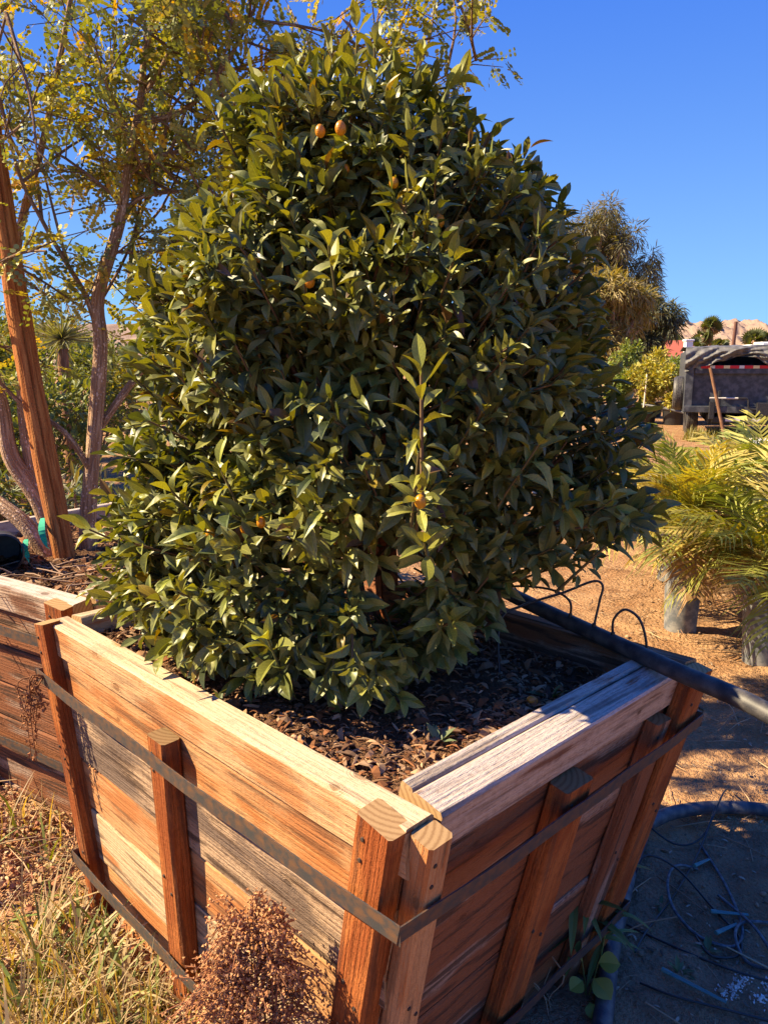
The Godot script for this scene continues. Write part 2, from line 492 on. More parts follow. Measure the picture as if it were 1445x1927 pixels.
# a sawn board: x along, y wide, z thick, rounded arrises, slightly crooked; surface 0 long grain, 1 end grain
func board(L: float, W: float, T: float, sd: int, long_mat: Material, rag := 0.0, seg := 10, dark_end := false, front: Material = null) -> ArrayMesh:
	var r := RandomNumberGenerator.new(); r.seed = sd
	var uo := Vector2(r.randf_range(0, 0.18), r.randf_range(0, 0.25))
	var ch := minf(0.005, T * 0.15)
	var prof := [Vector2(-W / 2 + ch, T / 2), Vector2(W / 2 - ch, T / 2), Vector2(W / 2, T / 2 - ch), Vector2(W / 2, -T / 2 + ch), Vector2(W / 2 - ch, -T / 2), Vector2(-W / 2 + ch, -T / 2), Vector2(-W / 2, -T / 2 + ch), Vector2(-W / 2, T / 2 - ch)]
	var per := [0.0]
	for i in 8:
		per.append(per[i] + (prof[(i + 1) % 8] - prof[i]).length())
	var rings := []
	for i in seg + 1:
		var x := -L / 2 + L * i / seg
		var ring := []
		for j in 8:
			var q: Vector2 = prof[j]
			var w := 0.0016
			var o := Vector2(N1.get_noise_3d(x * 40 + sd * 17.0, j * 33.0, 0), N1.get_noise_3d(x * 40 + sd * 17.0, j * 33.0, 90)) * w
			o.x += N1.get_noise_2d(x * 14 + sd * 31.0, 5) * 0.0022
			if rag > 0.0 and j in [4, 5]:   # a torn inner arris
				o.y += absf(N2.get_noise_2d(x * 260 + sd, 3)) * rag
				o.x -= absf(N2.get_noise_2d(x * 310 + sd, 9)) * rag * 0.4
			ring.append(Vector3(x, q.x + o.x, q.y + o.y))
		rings.append(ring)
	var mb := MB.new()
	var fb := MB.new()
	for i in seg:
		for j in 8:
			var k := (j + 1) % 8
			var a: Vector3 = rings[i][j]; var b: Vector3 = rings[i][k]; var d: Vector3 = rings[i + 1][k]; var e: Vector3 = rings[i + 1][j]
			var out := Vector3(0, (prof[j].x + prof[k].x), (prof[j].y + prof[k].y) * W / T)
			(fb if front and j == 0 else mb).quad(a, b, d, e, out, uo + Vector2(a.x + L / 2, per[j]), uo + Vector2(a.x + L / 2, per[j + 1]), uo + Vector2(d.x + L / 2, per[j + 1]), uo + Vector2(d.x + L / 2, per[j]))
	var m := mb.mesh()
	var cap := MB.new()
	for e in [0, seg]:
		var cen := Vector3(-L / 2 if e == 0 else L / 2, 0, 0)
		for j in 8:
			var a: Vector3 = rings[e][j]; var b: Vector3 = rings[e][(j + 1) % 8]
			cap.flat(cen, a, b, cen, Vector2(0.05, 0.05), Vector2(a.y + 0.05, a.z + 0.05), Vector2(b.y + 0.05, b.z + 0.05))
	cap.onto(m)
	m.surface_set_material(0, long_mat)
	if front:
		fb.onto(m)
		m.surface_set_material(2, front)
	m.surface_set_material(1, M.endgrain_dark if dark_end else M.endgrain)
	return m

func put(called: String, m: Mesh, xf: Transform3D, parent: Node3D, mt: Material = null) -> MeshInstance3D:
	var o := part(called, m, mt, parent, false)
	xf.origin -= parent.position
	o.transform = xf
	return o

# ---------- a tapered timber planter ----------
# c: four top corners in order L, N, R, B; slope of each face L-N, N-R, R-B, B-L
func planter(label: String, c: Array, slope: Array, top: float, rails: Array, boards: Array, studs: Array, sd: int, strap_y: Array, so: Array) -> Node3D:
	var mid: Vector3 = (c[0] + c[1] + c[2] + c[3]) / 4.0
	var t := thing("tree_box", label, "planter", Vector3(mid.x, 0, mid.z), "timber tree boxes")
	var Hh := top + 0.015
	var outs := []; var axs := []
	for i in 4:
		var ax: Vector3 = (c[(i + 1) % 4] - c[i]).normalized()
		axs.append(ax)
		outs.append(ax.cross(Vector3.UP).normalized())
	for i in 4:
		var L: float = (c[(i + 1) % 4] - c[i]).length()
		var ax: Vector3 = axs[i]
		var up: Vector3 = (Vector3.UP + outs[i] * slope[i]).normalized()
		var o3 := ax.cross(up).normalized()
		var B := Basis(ax, up, o3)
		var O: Vector3 = c[i]; O.y = top
		var s0: float = slope[(i + 3) % 4]; var s1: float = slope[(i + 1) % 4]
		# boards below the rail
		var y := -0.088
		var k := 0
		while y > -Hh:
			var w: float = [0.132, 0.142, 0.136, 0.144, 0.138][k % 5]
			w = minf(w, Hh + y)
			var h := -(y - w / 2)
			var x0 := s0 * h; var x1 := L - s1 * h
			var bm: Material = boards[i][k % boards[i].size()]
			put("plank", board(x1 - x0 - 0.004, w - 0.004, 0.03, sd + i * 40 + k, bm), Transform3D(B, O + B * Vector3((x0 + x1) / 2, -h, -0.017 + 0.003 * (k % 2))), t)
			y -= w
			k += 1
		# top rail
		var e0 := 0.0; var e1 := 0.0
		if i % 2 == 1:
			e0 = 0.062; e1 = 0.062
		put("top_rail", board(L - e0 - e1 - 0.006, 0.084, 0.062, sd + i * 7 + 3, rails[i], 0.0, 24, false, M.get("rail_face" if rails[i] == M.rail else "rail_grey_face")), Transform3D(B, O + B * Vector3((L + e0 - e1) / 2, -0.044, -0.024)), t)
		if i == 1 or i == 2:
			put("inner_board", board(L - 0.14, 0.10, 0.028, sd + i * 7 + 4, rails[i], 0.012 if i == 1 else 0.004, 60), Transform3D(B, O + B * Vector3(L / 2, -0.052, -0.024 - 0.031 - 0.018)), t)
		# posts at both ends, upright stud in the middle
		for q in studs[i]:
			var x: float = q[0] * L; var w: float = q[1]; var th: float = q[2]; var drop: float = q[3]; var z: float = q[4]
			var sl: float = s0 * (1.0 - q[0]) - s1 * q[0]
			var d := Vector3(sl, -1, 0).normalized()
			var PL := Hh - drop
			var pb := B * Basis(d, Vector3(0, 0, 1).cross(d), Vector3(0, 0, 1))
			x += q[5]
			var pc := O + B * (Vector3(x, -drop, z) + d * PL / 2 + Vector3(sl * drop, 0, 0))
			put(q[6], board(PL, w, th, sd + i * 13 + int(q[0] * 9) + 5, q[7], 0.0, 10, q[6] == "stud"), Transform3D(pb, pc), t)
			for nd in [0.035, 0.075, 0.33, 0.36, 0.62]:
				var nl := MB.new()
				var np := pc + pb * Vector3(-PL / 2 + nd, w * (0.22 if fmod(nd * 100.0, 2.0) < 1.0 else -0.2), th / 2 + 0.001)
				nl.lathe([Vector2(0, 0.0022), Vector2(0.0035, 0.0016), Vector2(0.0042, -0.001), Vector2(0, -0.001)], 8, Color.WHITE, np, Basis(pb.x, pb.z, pb.x.cross(pb.z)))
				part("nail", nl.mesh(), M.nail, t)
	# steel straps
	for sy in strap_y:
		var ring := []
		for i in 4:
			var h: float = top - sy
			var p: Vector3 = c[i] - outs[i] * slope[i] * h - outs[(i + 3) % 4] * slope[(i + 3) % 4] * h
			p += outs[i] * so[i][0] + outs[(i + 3) % 4] * so[i][1]
			p.y = sy
			ring.append(p)
		var mb := MB.new()
		for i in 4:
			var a: Vector3 = ring[i]; var b: Vector3 = ring[(i + 1) % 4]
			var hw := 0.0165
			var seg := 14
			var o3: Vector3 = outs[i]
			var mi: Vector3 = (outs[i] + outs[(i + 3) % 4]).normalized() * 1.2; var mj: Vector3 = (outs[i] + outs[(i + 1) % 4]).normalized() * 1.2
			for k in seg:
				var q := []
				for kk in [k, k + 1]:
					var f := float(kk) / seg
					var pt := a.lerp(b, f) + Vector3(0, N1.get_noise_2d(f * 120 + i * 50, sy * 300) * 0.003 - 0.006 * sin(PI * f), 0) + o3 * (N1.get_noise_2d(f * 160 + i * 50, 77) * 0.003 * 1.0)
					var od := o3 if kk > 0 and kk < seg else (mi if kk == 0 else mj)
					var tl: Vector3 = (Vector3.UP + o3 * slope[i]).normalized() * hw
					q.append([pt + tl, pt - tl, pt + tl - od * 0.0028, pt - tl - od * 0.0028])
				mb.quad(q[0][0], q[1][0], q[1][1], q[0][1], o3)
				mb.quad(q[0][2], q[1][2], q[1][3], q[0][3], -o3)
				mb.quad(q[0][0], q[1][0], q[1][2], q[0][2], Vector3.UP)
				mb.quad(q[0][1], q[1][1], q[1][3], q[0][3], Vector3.DOWN)
		part("strap", mb.mesh(), M.strap, t)
	return t

# soil surface inside a planter
func soil_bed(t: Node3D, c: Array, base: float, inset: float, tilt: Vector2) -> Callable:
	var hgt := func(x: float, z: float) -> float:
		return base + N2.get_noise_2d(x * 90, z * 90) * 0.02 + N2.get_noise_2d(x * 420, z * 420) * 0.011 + tilt.x * (x - t.position.x) + tilt.y * (z - t.position.z)
	var nu := 84; var nv := 64
	var mb := MB.new()
	var cen: Vector3 = (c[0] + c[1] + c[2] + c[3]) / 4.0
	var q := []
	for k in 4:
		q.append(c[k] + (cen - c[k]).normalized() * inset)
	var rows := []; var nrm := []
	for j in nv + 1:
		var row := []; var nr := []
		for i in nu + 1:
			var u := float(i) / nu; var w := float(j) / nv
			var p: Vector3 = q[0].lerp(q[1], u).lerp(q[3].lerp(q[2], u), w)
			p.y = hgt.call(p.x, p.z)
			row.append(p)
			var e := 0.004
			nr.append(Vector3(hgt.call(p.x - e, p.z) - hgt.call(p.x + e, p.z), 2 * e, hgt.call(p.x, p.z - e) - hgt.call(p.x, p.z + e)).normalized())
		rows.append(row); nrm.append(nr)
	for j in nv:
		for i in nu:
			var a: Vector3 = rows[j][i]; var b: Vector3 = rows[j][i + 1]; var d: Vector3 = rows[j + 1][i + 1]; var e: Vector3 = rows[j + 1][i]
			mb.t3(a, b, d, nrm[j][i], nrm[j][i + 1], nrm[j + 1][i + 1], Vector2(a.x, a.z), Vector2(b.x, b.z), Vector2(d.x, d.z))
			mb.t3(a, d, e, nrm[j][i], nrm[j + 1][i + 1], nrm[j + 1][i], Vector2(a.x, a.z), Vector2(d.x, d.z), Vector2(e.x, e.z))
	part("soil", mb.mesh(), M.loam, t)
	return hgt

# a curled wood chip or dead leaf, unit length
func chip_shape(width: float, curl: float) -> MB:
	var mb := MB.new()
	var p := [Vector3(-0.5, 0, -0.3 * width), Vector3(-0.15, curl, -0.5 * width), Vector3(0.2, curl * 0.9, -0.5 * width), Vector3(0.5, 0, -0.1 * width), Vector3(0.5, 0, 0.15 * width), Vector3(0.15, curl * 1.1, 0.5 * width), Vector3(-0.2, curl * 0.8, 0.5 * width), Vector3(-0.5, 0, 0.2 * width)]
	for k in 3:
		mb.quad(p[k], p[k + 1], p[6 - k], p[7 - k], Vector3.UP)
		mb.quad(p[k] - Vector3(0, 0.05, 0), p[k + 1] - Vector3(0, 0.05, 0), p[6 - k] - Vector3(0, 0.05, 0), p[7 - k] - Vector3(0, 0.05, 0), Vector3.DOWN)
	for k in 8:
		var a: Vector3 = p[k]; var b: Vector3 = p[(k + 1) % 8]
		mb.quad(a, b, b - Vector3(0, 0.05, 0), a - Vector3(0, 0.05, 0), a + b)
	return mb

func blade_shape(bend: float, w := 0.035) -> MB:
	var mb := MB.new()
	for k in 4:
		var a := k / 4.0; var b := (k + 1) / 4.0
		var pa := Vector3(a - bend * 0.3 * a * a, bend * -0.0 + (a - bend * a * a) * 0.0, 0)
		pa = Vector3(bend * a * a, a - 0.35 * bend * a * a, 0); var pb := Vector3(bend * b * b, b - 0.35 * bend * b * b, 0)
		var wa := w * (1.0 - pow(a, 1.6)); var wb := w * (1.0 - pow(b, 1.6))
		mb.quad(pa + Vector3(0, 0, wa), pb + Vector3(0, 0, wb), pb - Vector3(0, 0, wb), pa - Vector3(0, 0, wa), Vector3(1, 0.3, 0))
	return mb

func seed_shape() -> MB:
	var mb := MB.new()
	var p := [Vector3(0, 1, 0), Vector3(0.8, -0.2, 0.3), Vector3(-0.6, -0.3, 0.7), Vector3(-0.1, -0.5, -0.9)]
	for f in [[0, 1, 2], [0, 2, 3], [0, 3, 1], [1, 3, 2]]:
		mb.flat(p[f[0]], p[f[1]], p[f[2]], p[f[0]] + p[f[1]] + p[f[2]])
	return mb

func pot_shape(r: float, h: float, filled := 0.85) -> MB:
	var mb := MB.new()
	mb.lathe([Vector2(0, 0), Vector2(r * 0.80, 0), Vector2(r * 0.97, h * 0.88), Vector2(r * 1.04, h * 0.89), Vector2(r * 1.05, h * 0.99), Vector2(r * 1.02, h), Vector2(r * 0.96, h), Vector2(r * 0.9, h * filled), Vector2(0, h * (filled + 0.02))], 22)
	return mb

# ---------- the kumquat ----------
const CROWN := [[0.74, -0.50, 0.16], [0.80, -0.66, 0.42], [0.86, -0.74, 0.50], [0.93, -0.73, 0.54], [1.02, -0.735, 0.62], [1.10, -0.715, 0.67], [1.17, -0.685, 0.665], [1.30, -0.64, 0.645], [1.43, -0.605, 0.60], [1.58, -0.615, 0.58], [1.73, -0.49, 0.475], [1.85, -0.42, 0.425], [1.94, -0.41, 0.31], [2.02, -0.39, 0.19], [2.07, -0.27, 0.12], [2.11, -0.16, 0.04]]
const CF := -1.93   # z of the crown's axis

func crown(y: float) -> Vector2:   # centre x and half width
	for i in CROWN.size() - 1:
		if y < CROWN[i + 1][0]:
			var t: float = clampf((y - CROWN[i][0]) / (CROWN[i + 1][0] - CROWN[i][0]), 0, 1)
			var a := lerpf(CROWN[i][1], CROWN[i + 1][1], t); var b := lerpf(CROWN[i][2], CROWN[i + 1][2], t)
			return Vector2((a + b) / 2, maxf((b - a) / 2 - 0.042, 0.03))
	return Vector2(-0.04, 0.03)

func crown_depth(rx: float) -> float:
	return minf(rx * 0.86, 0.50)

func kumquat() -> void:
	rng.seed = 4242
	var t := thing("kumquat_tree", "dense kumquat tree with dark glossy leaves and small orange fruit in the near box", "tree", Vector3(-0.07, 0.72, -1.78))
	# trunk and limbs
	var tr := MB.new()
	var tp := curve([Vector3(-0.075, 0.66, -1.735), Vector3(-0.055, 0.80, -1.80), Vector3(-0.075, 0.95, -1.88), Vector3(-0.03, 1.12, -1.92), Vector3(-0.05, 1.40, -1.93), Vector3(-0.03, 1.75, -1.93), Vector3(-0.05, 1.98, -1.93)], 5)
	tr.tube(tp, radii(0.029, 0.006, tp.size()), 10, Color.WHITE, N2, 0.12)
	part("trunk", tr.mesh(), M.trunk, t)
	var lf := []
	for k in 9:
		lf.append(leaf_shape(rf(0.29, 0.43), [0.0, 0.15, 0.3, 0.45, 0.7, 0.1, 0.25, -0.12, 0.5][k], rf(0.15, 1.0), 6, rf(-0.9, 0.9), rf(0.0, 0.35)))
	var leaves := []      # [variant, transform, colour]
	var twigs := MB.new()
	var stem := MB.new()
	stem.tube([Vector3.ZERO, Vector3(1, 0, 0)], [0.018, 0.012], 4, Color.WHITE, null, 0.0, false)
	var shoot := func(p: Vector3, A: Vector3, count: int, size: float, tone: Color, fresh: float, spread := 1.0) -> void:
		var phi := rf(0, TAU)
		var up := A.cross(Vector3(0.2, 0.5, 0.7)).normalized()
		var sd := A.cross(up)
		var stemlen := 0.012 * count
		twigs.add(stem, Transform3D(frame_of(A, up, stemlen + 0.05), p - A * (stemlen + 0.05)), Color(0.10, 0.11, 0.04).lerp(Color(0.15, 0.09, 0.05), rf(0, 1)))
		for i in count:
			var f := float(i) / count
			phi += 2.4 + rf(-0.3, 0.3)
			var th := (lerpf(0.25, 1.62, pow(f, 0.8)) + rf(-0.22, 0.22)) * spread
			var rad := up * cos(phi) + sd * sin(phi)
			var d := (A * cos(th) + rad * sin(th) + Vector3(0, -0.20 * f - 0.05, 0)).normalized()
			var nn := A + rdir() * 0.28 + Vector3(0, 0.35, 0)
			var s := size * lerpf(0.62, 1.0, sin(PI * clampf(f * 0.8 + 0.2, 0, 1))) * rf(0.8, 1.15)
			var B := frame_of(d, nn, s)
			var col := tone.lerp(Color(0.52, 0.56, 0.08), fresh * (1.0 - f) * rf(0.4, 1.0))
			col = col * rf(0.75, 1.3)
			var odd := rng.randf()
			if odd < 0.018:
				col = Color(0.46, 0.33, 0.04)
			elif odd < 0.026:
				col = Color(0.26, 0.15, 0.07)
			col.a = 1
			leaves.append([rng.randi() % lf.size(), Transform3D(B, p - A * stemlen * f + d * 0.006), col])
	var n := 0
	var tries := 0
	var tones := [Color(0.255, 0.295, 0.095), Color(0.34, 0.36, 0.115), Color(0.165, 0.215, 0.09), Color(0.45, 0.45, 0.12)]
	while n < 2150 and tries < 40000:
		tries += 1
		var y := rf(0.79, 2.11)
		var cr := crown(y)
		var rx := cr.y; var rz := crown_depth(rx)
		if rng.randf() > (rx + 0.06) / 0.6:
			continue
		var a := rf(0, TAU)
		var inner := rng.randf() < 0.30
		var rr := rf(0.50, 0.86) if inner else rf(0.84, 1.0) + 0.20 * N1.get_noise_3d(cos(a) * 75, y * 190, sin(a) * 75)
		var back := sin(a) < -0.15
		if back and rng.randf() < 0.45:
			continue
		var x := cr.x + rx * cos(a) * rr
		var z := CF + rz * sin(a) * rr
		# the skirt is higher at the back and on the far right
		var floor_y := 0.80 + maxf(0.0, -(z - CF) - 0.02) * 0.75 + maxf(0.0, x - 0.10) * 0.62
		if y < floor_y:
			continue
		if y > 0.86 and y < 1.08 and x > -0.055 and x < 0.10 and z > CF - 0.25:
			continue
		if N1.get_noise_3d(x * 330 + 40, y * 330, z * 330) < -0.52:
			continue
		var out := Vector3(cos(a) / maxf(rx, 0.05), 0, sin(a) / maxf(rz, 0.05)).normalized()
		var lift := lerpf(0.15, 0.9, clampf((y - 0.8) / 1.3, 0, 1)) + rf(-0.25, 0.35)
		if y > 2.0:
			lift += 0.8
		if y < 0.92:
			lift -= 0.55
		var A := (out + Vector3(0, lift, 0) + rdir() * 0.35).normalized()
		var left := clampf(-x * 0.9 + 0.25, 0, 1)
		var fresh := 0.0
		if rng.randf() < 0.16 + 0.20 * left:  # fresh shoots thin out rightwards; their colour also deepens the shaded half
			fresh = rf(0.3, 0.9)
		var tone: Color = tones[rng.randi() % 4]
		shoot.call(Vector3(x, y, z), A, rng.randi_range(8, 13) if not inner else rng.randi_range(5, 8), rf(0.040, 0.076), tone, fresh)
		n += 1
	# the bright young shoots that stand out in front and at the outline
	for q in [[Vector3(0.060, 1.43, -1.27), Vector3(-0.02, 1, 0.06), 13, 0.075, 1.0], [Vector3(0.058, 1.30, -1.28), Vector3(0.05, 0.8, 0.5), 12, 0.07, 0.6], [Vector3(0.061, 1.23, -1.28), Vector3(0, 0.5, 0.8), 12, 0.07, 0.5], [Vector3(0.070, 1.14, -1.31), Vector3(-0.1, 0.5, 0.8), 10, 0.075, 0.9], [Vector3(0.13, 0.96, -1.42), Vector3(0.1, 0.4, 0.9), 11, 0.08, 0.7], [Vector3(-0.22, 0.93, -1.40), Vector3(-0.15, 0.8, 0.5), 11, 0.09, 1.0], [Vector3(-0.33, 1.24, -1.55), Vector3(-0.3, 0.9, 0.3), 12, 0.09, 1.0], [Vector3(-0.45, 1.19, -1.60), Vector3(-0.5, 0.7, 0.4), 12, 0.09, 0.8], [Vector3(-0.70, 1.06, -1.80), Vector3(-0.9, 0.5, 0.2), 12, 0.09, 0.9], [Vector3(0.16, 2.06, -1.86), Vector3(0.7, 0.6, 0), 9, 0.09, 0.7], [Vector3(0.02, 2.14, -1.88), Vector3(0.2, 1, 0), 10, 0.08, 0.3], [Vector3(-0.06, 2.18, -1.90), Vector3(0.05, 1, 0), 11, 0.085, 0.5], [Vector3(0.08, 2.11, -1.86), Vector3(0.4, 1, 0.1), 10, 0.08, 0.4], [Vector3(-0.20, 2.11, -1.85), Vector3(-0.4, 1, 0.1), 11, 0.085, 0.6], [Vector3(-0.02, 2.10, -1.78), Vector3(0, 0.9, 0.4), 11, 0.08, 0.4], [Vector3(-0.28, 2.05, -1.82), Vector3(-0.5, 0.9, 0.2), 11, 0.085, 0.7], [Vector3(-0.12, 2.13, -1.88), Vector3(-0.3, 1, 0), 10, 0.08, 0.5], [Vector3(0.33, 1.93, -1.9), Vector3(0.5, 1, 0), 9, 0.07, 0.2], [Vector3(-0.38, 2.0, -1.85), Vector3(-0.5, 1, 0.2), 11, 0.085, 0.7], [Vector3(-0.36, 1.72, -1.6), Vector3(-0.3, 1, 0.4), 11, 0.085, 0.7], [Vector3(-0.10, 1.66, -1.45), Vector3(-0.1, 0.9, 0.5), 11, 0.085, 0.8], [Vector3(0.66, 1.04, -1.92), Vector3(1, -0.05, 0.2), 9, 0.095, 0.2], [Vector3(0.64, 1.10, -1.82), Vector3(1, 0.35, 0.3), 9, 0.095, 0.3], [Vector3(0.62, 1.33, -1.92), Vector3(1, 0.4, 0.2), 9, 0.09, 0.2], [Vector3(-0.03, 0.83, -1.42), Vector3(-0.2, 0.3, 1), 11, 0.08, 0.1], [Vector3(0.03, 0.79, -1.45), Vector3(0.3, 0.1, 0.9), 9, 0.075, 0.2], [Vector3(-0.12, 0.80, -1.47), Vector3(-0.3, 0.1, 0.9), 10, 0.075, 0.1], [Vector3(-0.47, 0.83, -1.60), Vector3(-0.3, 0.2, 0.8), 10, 0.085, 0.5], [Vector3(-0.66, 0.88, -1.82), Vector3(-0.6, 0.3, 0.6), 11, 0.08, 0.3], [Vector3(0.30, 1.30, -1.48), Vector3(0.4, 0.8, 0.4), 10, 0.09, 0.4]]:
		shoot.call(q[0], (q[1] as Vector3).normalized(), q[2], float(q[3]) * 0.84, tones[3], q[4])
	# loose leaves inside
	for k in 1500:
		var y := rf(0.95, 2.0)
		var cr := crown(y)
		var a := rf(0, TAU); var rr := sqrt(rf(0.05, 0.6))
		var p := Vector3(cr.x + cr.y * cos(a) * rr, y, CF + crown_depth(cr.y) * sin(a) * rr)
		if y < 1.12 and p.x > -0.10:
			continue
		var col: Color = tones[rng.randi() % 3] * rf(0.7, 1.1); col.a = 1
		leaves.append([rng.randi() % lf.size(), Transform3D(frame_of(rdir() + Vector3(0, -0.4, 0), rdir() + Vector3(0, 0.8, 0), rf(0.06, 0.08)), p), col])
	# limbs
	var limbs := MB.new()
	for k in 46:
		var y := rf(1.0, 1.95)
		var cr := crown(y)
		var a := rf(0, TAU)
		var e := Vector3(cr.x + cr.y * cos(a) * 0.85, y, CF + crown_depth(cr.y) * sin(a) * 0.85)
		var s: Vector3 = tp[clampi(int((e.y - 0.95) / 1.1 * tp.size()), 9, tp.size() - 3)]
		if y < 1.2 and a < PI and cos(a) > -0.2:
			continue
		var m := s.lerp(e, 0.5) + Vector3(rf(-0.05, 0.05), rf(-0.06, 0.02), rf(-0.05, 0.05))
		var cp := curve([s, m, e], 4)
		limbs.tube(cp, radii(rf(0.007, 0.013), 0.003, cp.size()), 5, Color.WHITE, null, 0, false)
	part("limbs", limbs.mesh(), M.trunk, t)
	var tw := part("twigs", twigs.mesh(), M.chip, t)
	stuff(tw)
	# the 300 leaves that show largest are parts of their own
	var near := {}
	var cp := cos(deg_to_rad(10.63)); var sp := sin(deg_to_rad(10.63))
	for i in leaves.size():
		var xf: Transform3D = leaves[i][1]
		var d := xf * Vector3(0.5, 0, 0) - EYE
		var zc := -d.z * cp - d.y * sp
		var yc := d.y * cp - d.z * sp
		var key := Vector2i(int(floor(d.x / zc * 60)), int(floor(yc / zc * 60)))
		if not near.has(key) or near[key][1] > zc:
			near[key] = [i, zc]
	var cand := []
	for key in near:
		var i: int = near[key][0]
		var xf: Transform3D = leaves[i][1]
		var d := (xf.origin - EYE).normalized()
		cand.append([xf.basis.x.length() / float(near[key][1]) * (0.3 + absf(xf.basis.y.normalized().dot(d))), i])
	cand.sort_custom(func(a, b): return a[0] > b[0])
	var single := {}
	var lm := {}
	for k in mini(290, cand.size()):
		single[cand[k][1]] = true
	var bulk := MB.new()
	for i in leaves.size():
		var L: Array = leaves[i]
		if single.has(i):
			var q: Color = L[2]
			var key := "%d/%d/%d/%d" % [L[0], int(q.r * 60), int(q.g * 60), int(q.b * 120)]
			if not lm.has(key):
				var one := MB.new()
				one.add(lf[L[0]], Transform3D.IDENTITY, q)
				lm[key] = one.mesh()
			put("leaf", lm[key], L[1], t, M.kumquat_leaf)
		else:
			bulk.add(lf[L[0]], L[1], L[2])
	stuff(part("foliage", bulk.mesh(), M.kumquat_leaf, t))
	# fruit
	var prof := []
	for k in 11:
		var a := PI * k / 10.0
		prof.append(Vector2(sin(a) * 0.40 * (1.0 + 0.06 * cos(a)), 0.5 - 0.5 * cos(a)))
	var fr := {}
	for c in [["ripe", Color(0.50, 0.19, 0.01)], ["amber", Color(0.46, 0.21, 0.01)], ["green", Color(0.16, 0.17, 0.02)]]:
		var mb := MB.new()
		mb.lathe(prof, 12, c[1])
		fr[c[0]] = mb.mesh()
	for q in [[-0.084, 1.885, -1.585, "ripe", 1.1], [-0.125, 1.885, -1.60, "ripe", 1], [-0.077, 1.815, -1.60, "ripe", 0.9], [0.104, 1.70, -1.515, "amber", 1.2], [-0.141, 1.585, -1.47, "ripe", 1], [0.42, 1.64, -1.72, "amber", 1.1], [-0.312, 1.06, -1.49, "ripe", 1.1], [-0.274, 1.11, -1.47, "ripe", 1], [-0.181, 1.22, -1.455, "green", 1], [-0.45, 0.90, -1.57, "ripe", 1], [-0.47, 0.90, -1.60, "amber", 0.9], [-0.035, 0.94, -1.50, "green", 1.1], [-0.05, 0.93, -1.52, "amber", 1], [-0.158, 0.895, -1.49, "ripe", 1], [-0.245, 1.64, -1.53, "ripe", 0.8], [0.062, 1.205, -1.24, "amber", 1.0], [0.098, 0.99, -1.50, "green", 1.2], [-0.26, 1.27, -1.48, "green", 0.9], [-0.24, 1.13, -1.44, "ripe", 0.9], [-0.20, 1.24, -1.46, "green", 1], [-0.36, 1.09, -1.52, "amber", 1], [0.02, 1.78, -1.55, "amber", 0.9], [-0.42, 1.02, -1.56, "ripe", 0.9]]:
		var o := put("fruit", fr[q[3]], Transform3D(Basis(Vector3(rf(-1, 1), 0, rf(-1, 1)).normalized(), rf(-0.3, 0.3)).scaled(Vector3.ONE * 0.0255 * q[4]), Vector3(q[0], q[1], q[2] - 0.042)), t, M.fruit)
		if q[3] == "green":
			o.set_meta("label", "unripe green fruit")

# ---------- the round-leaved tree in the neighbouring box ----------
func sprig_shape(pairs: int, sd: int) -> MB:
	var mb := MB.new()
	var r := RandomNumberGenerator.new(); r.seed = sd
	mb.quad(Vector3(0, 0, -0.006), Vector3(1, -0.12, -0.004), Vector3(1, -0.12, 0.004), Vector3(0, 0, 0.006), Vector3.UP)
	for k in pairs:
		var t := 0.22 + 0.76 * k / (pairs - 1.0)
		for s in [-1.0, 1.0]:
			if r.randf() < 0.10:
				continue
			var q := r.randf_range(0.070, 0.100)
			var c := Vector3(t, -0.12 * t * t, s * (q + 0.012))
			var tl := Basis(Vector3(1, 0, 0), r.randf_range(-0.5, 0.5)) * Basis(Vector3(0, 0, 1), r.randf_range(-0.5, 0.5))
			var pr: Vector3
			var p := []
			for j in 6:
				var a := TAU * (j + 0.5) / 6
				p.append(c + tl * Vector3(cos(a) * q * 0.92, 0.0, sin(a) * q))
			for j in range(1, 5):
				mb.flat(p[0], p[j], p[j + 1], tl * Vector3.UP)
			pr = c
	return mb

func px(a: Array) -> Array:
	return a

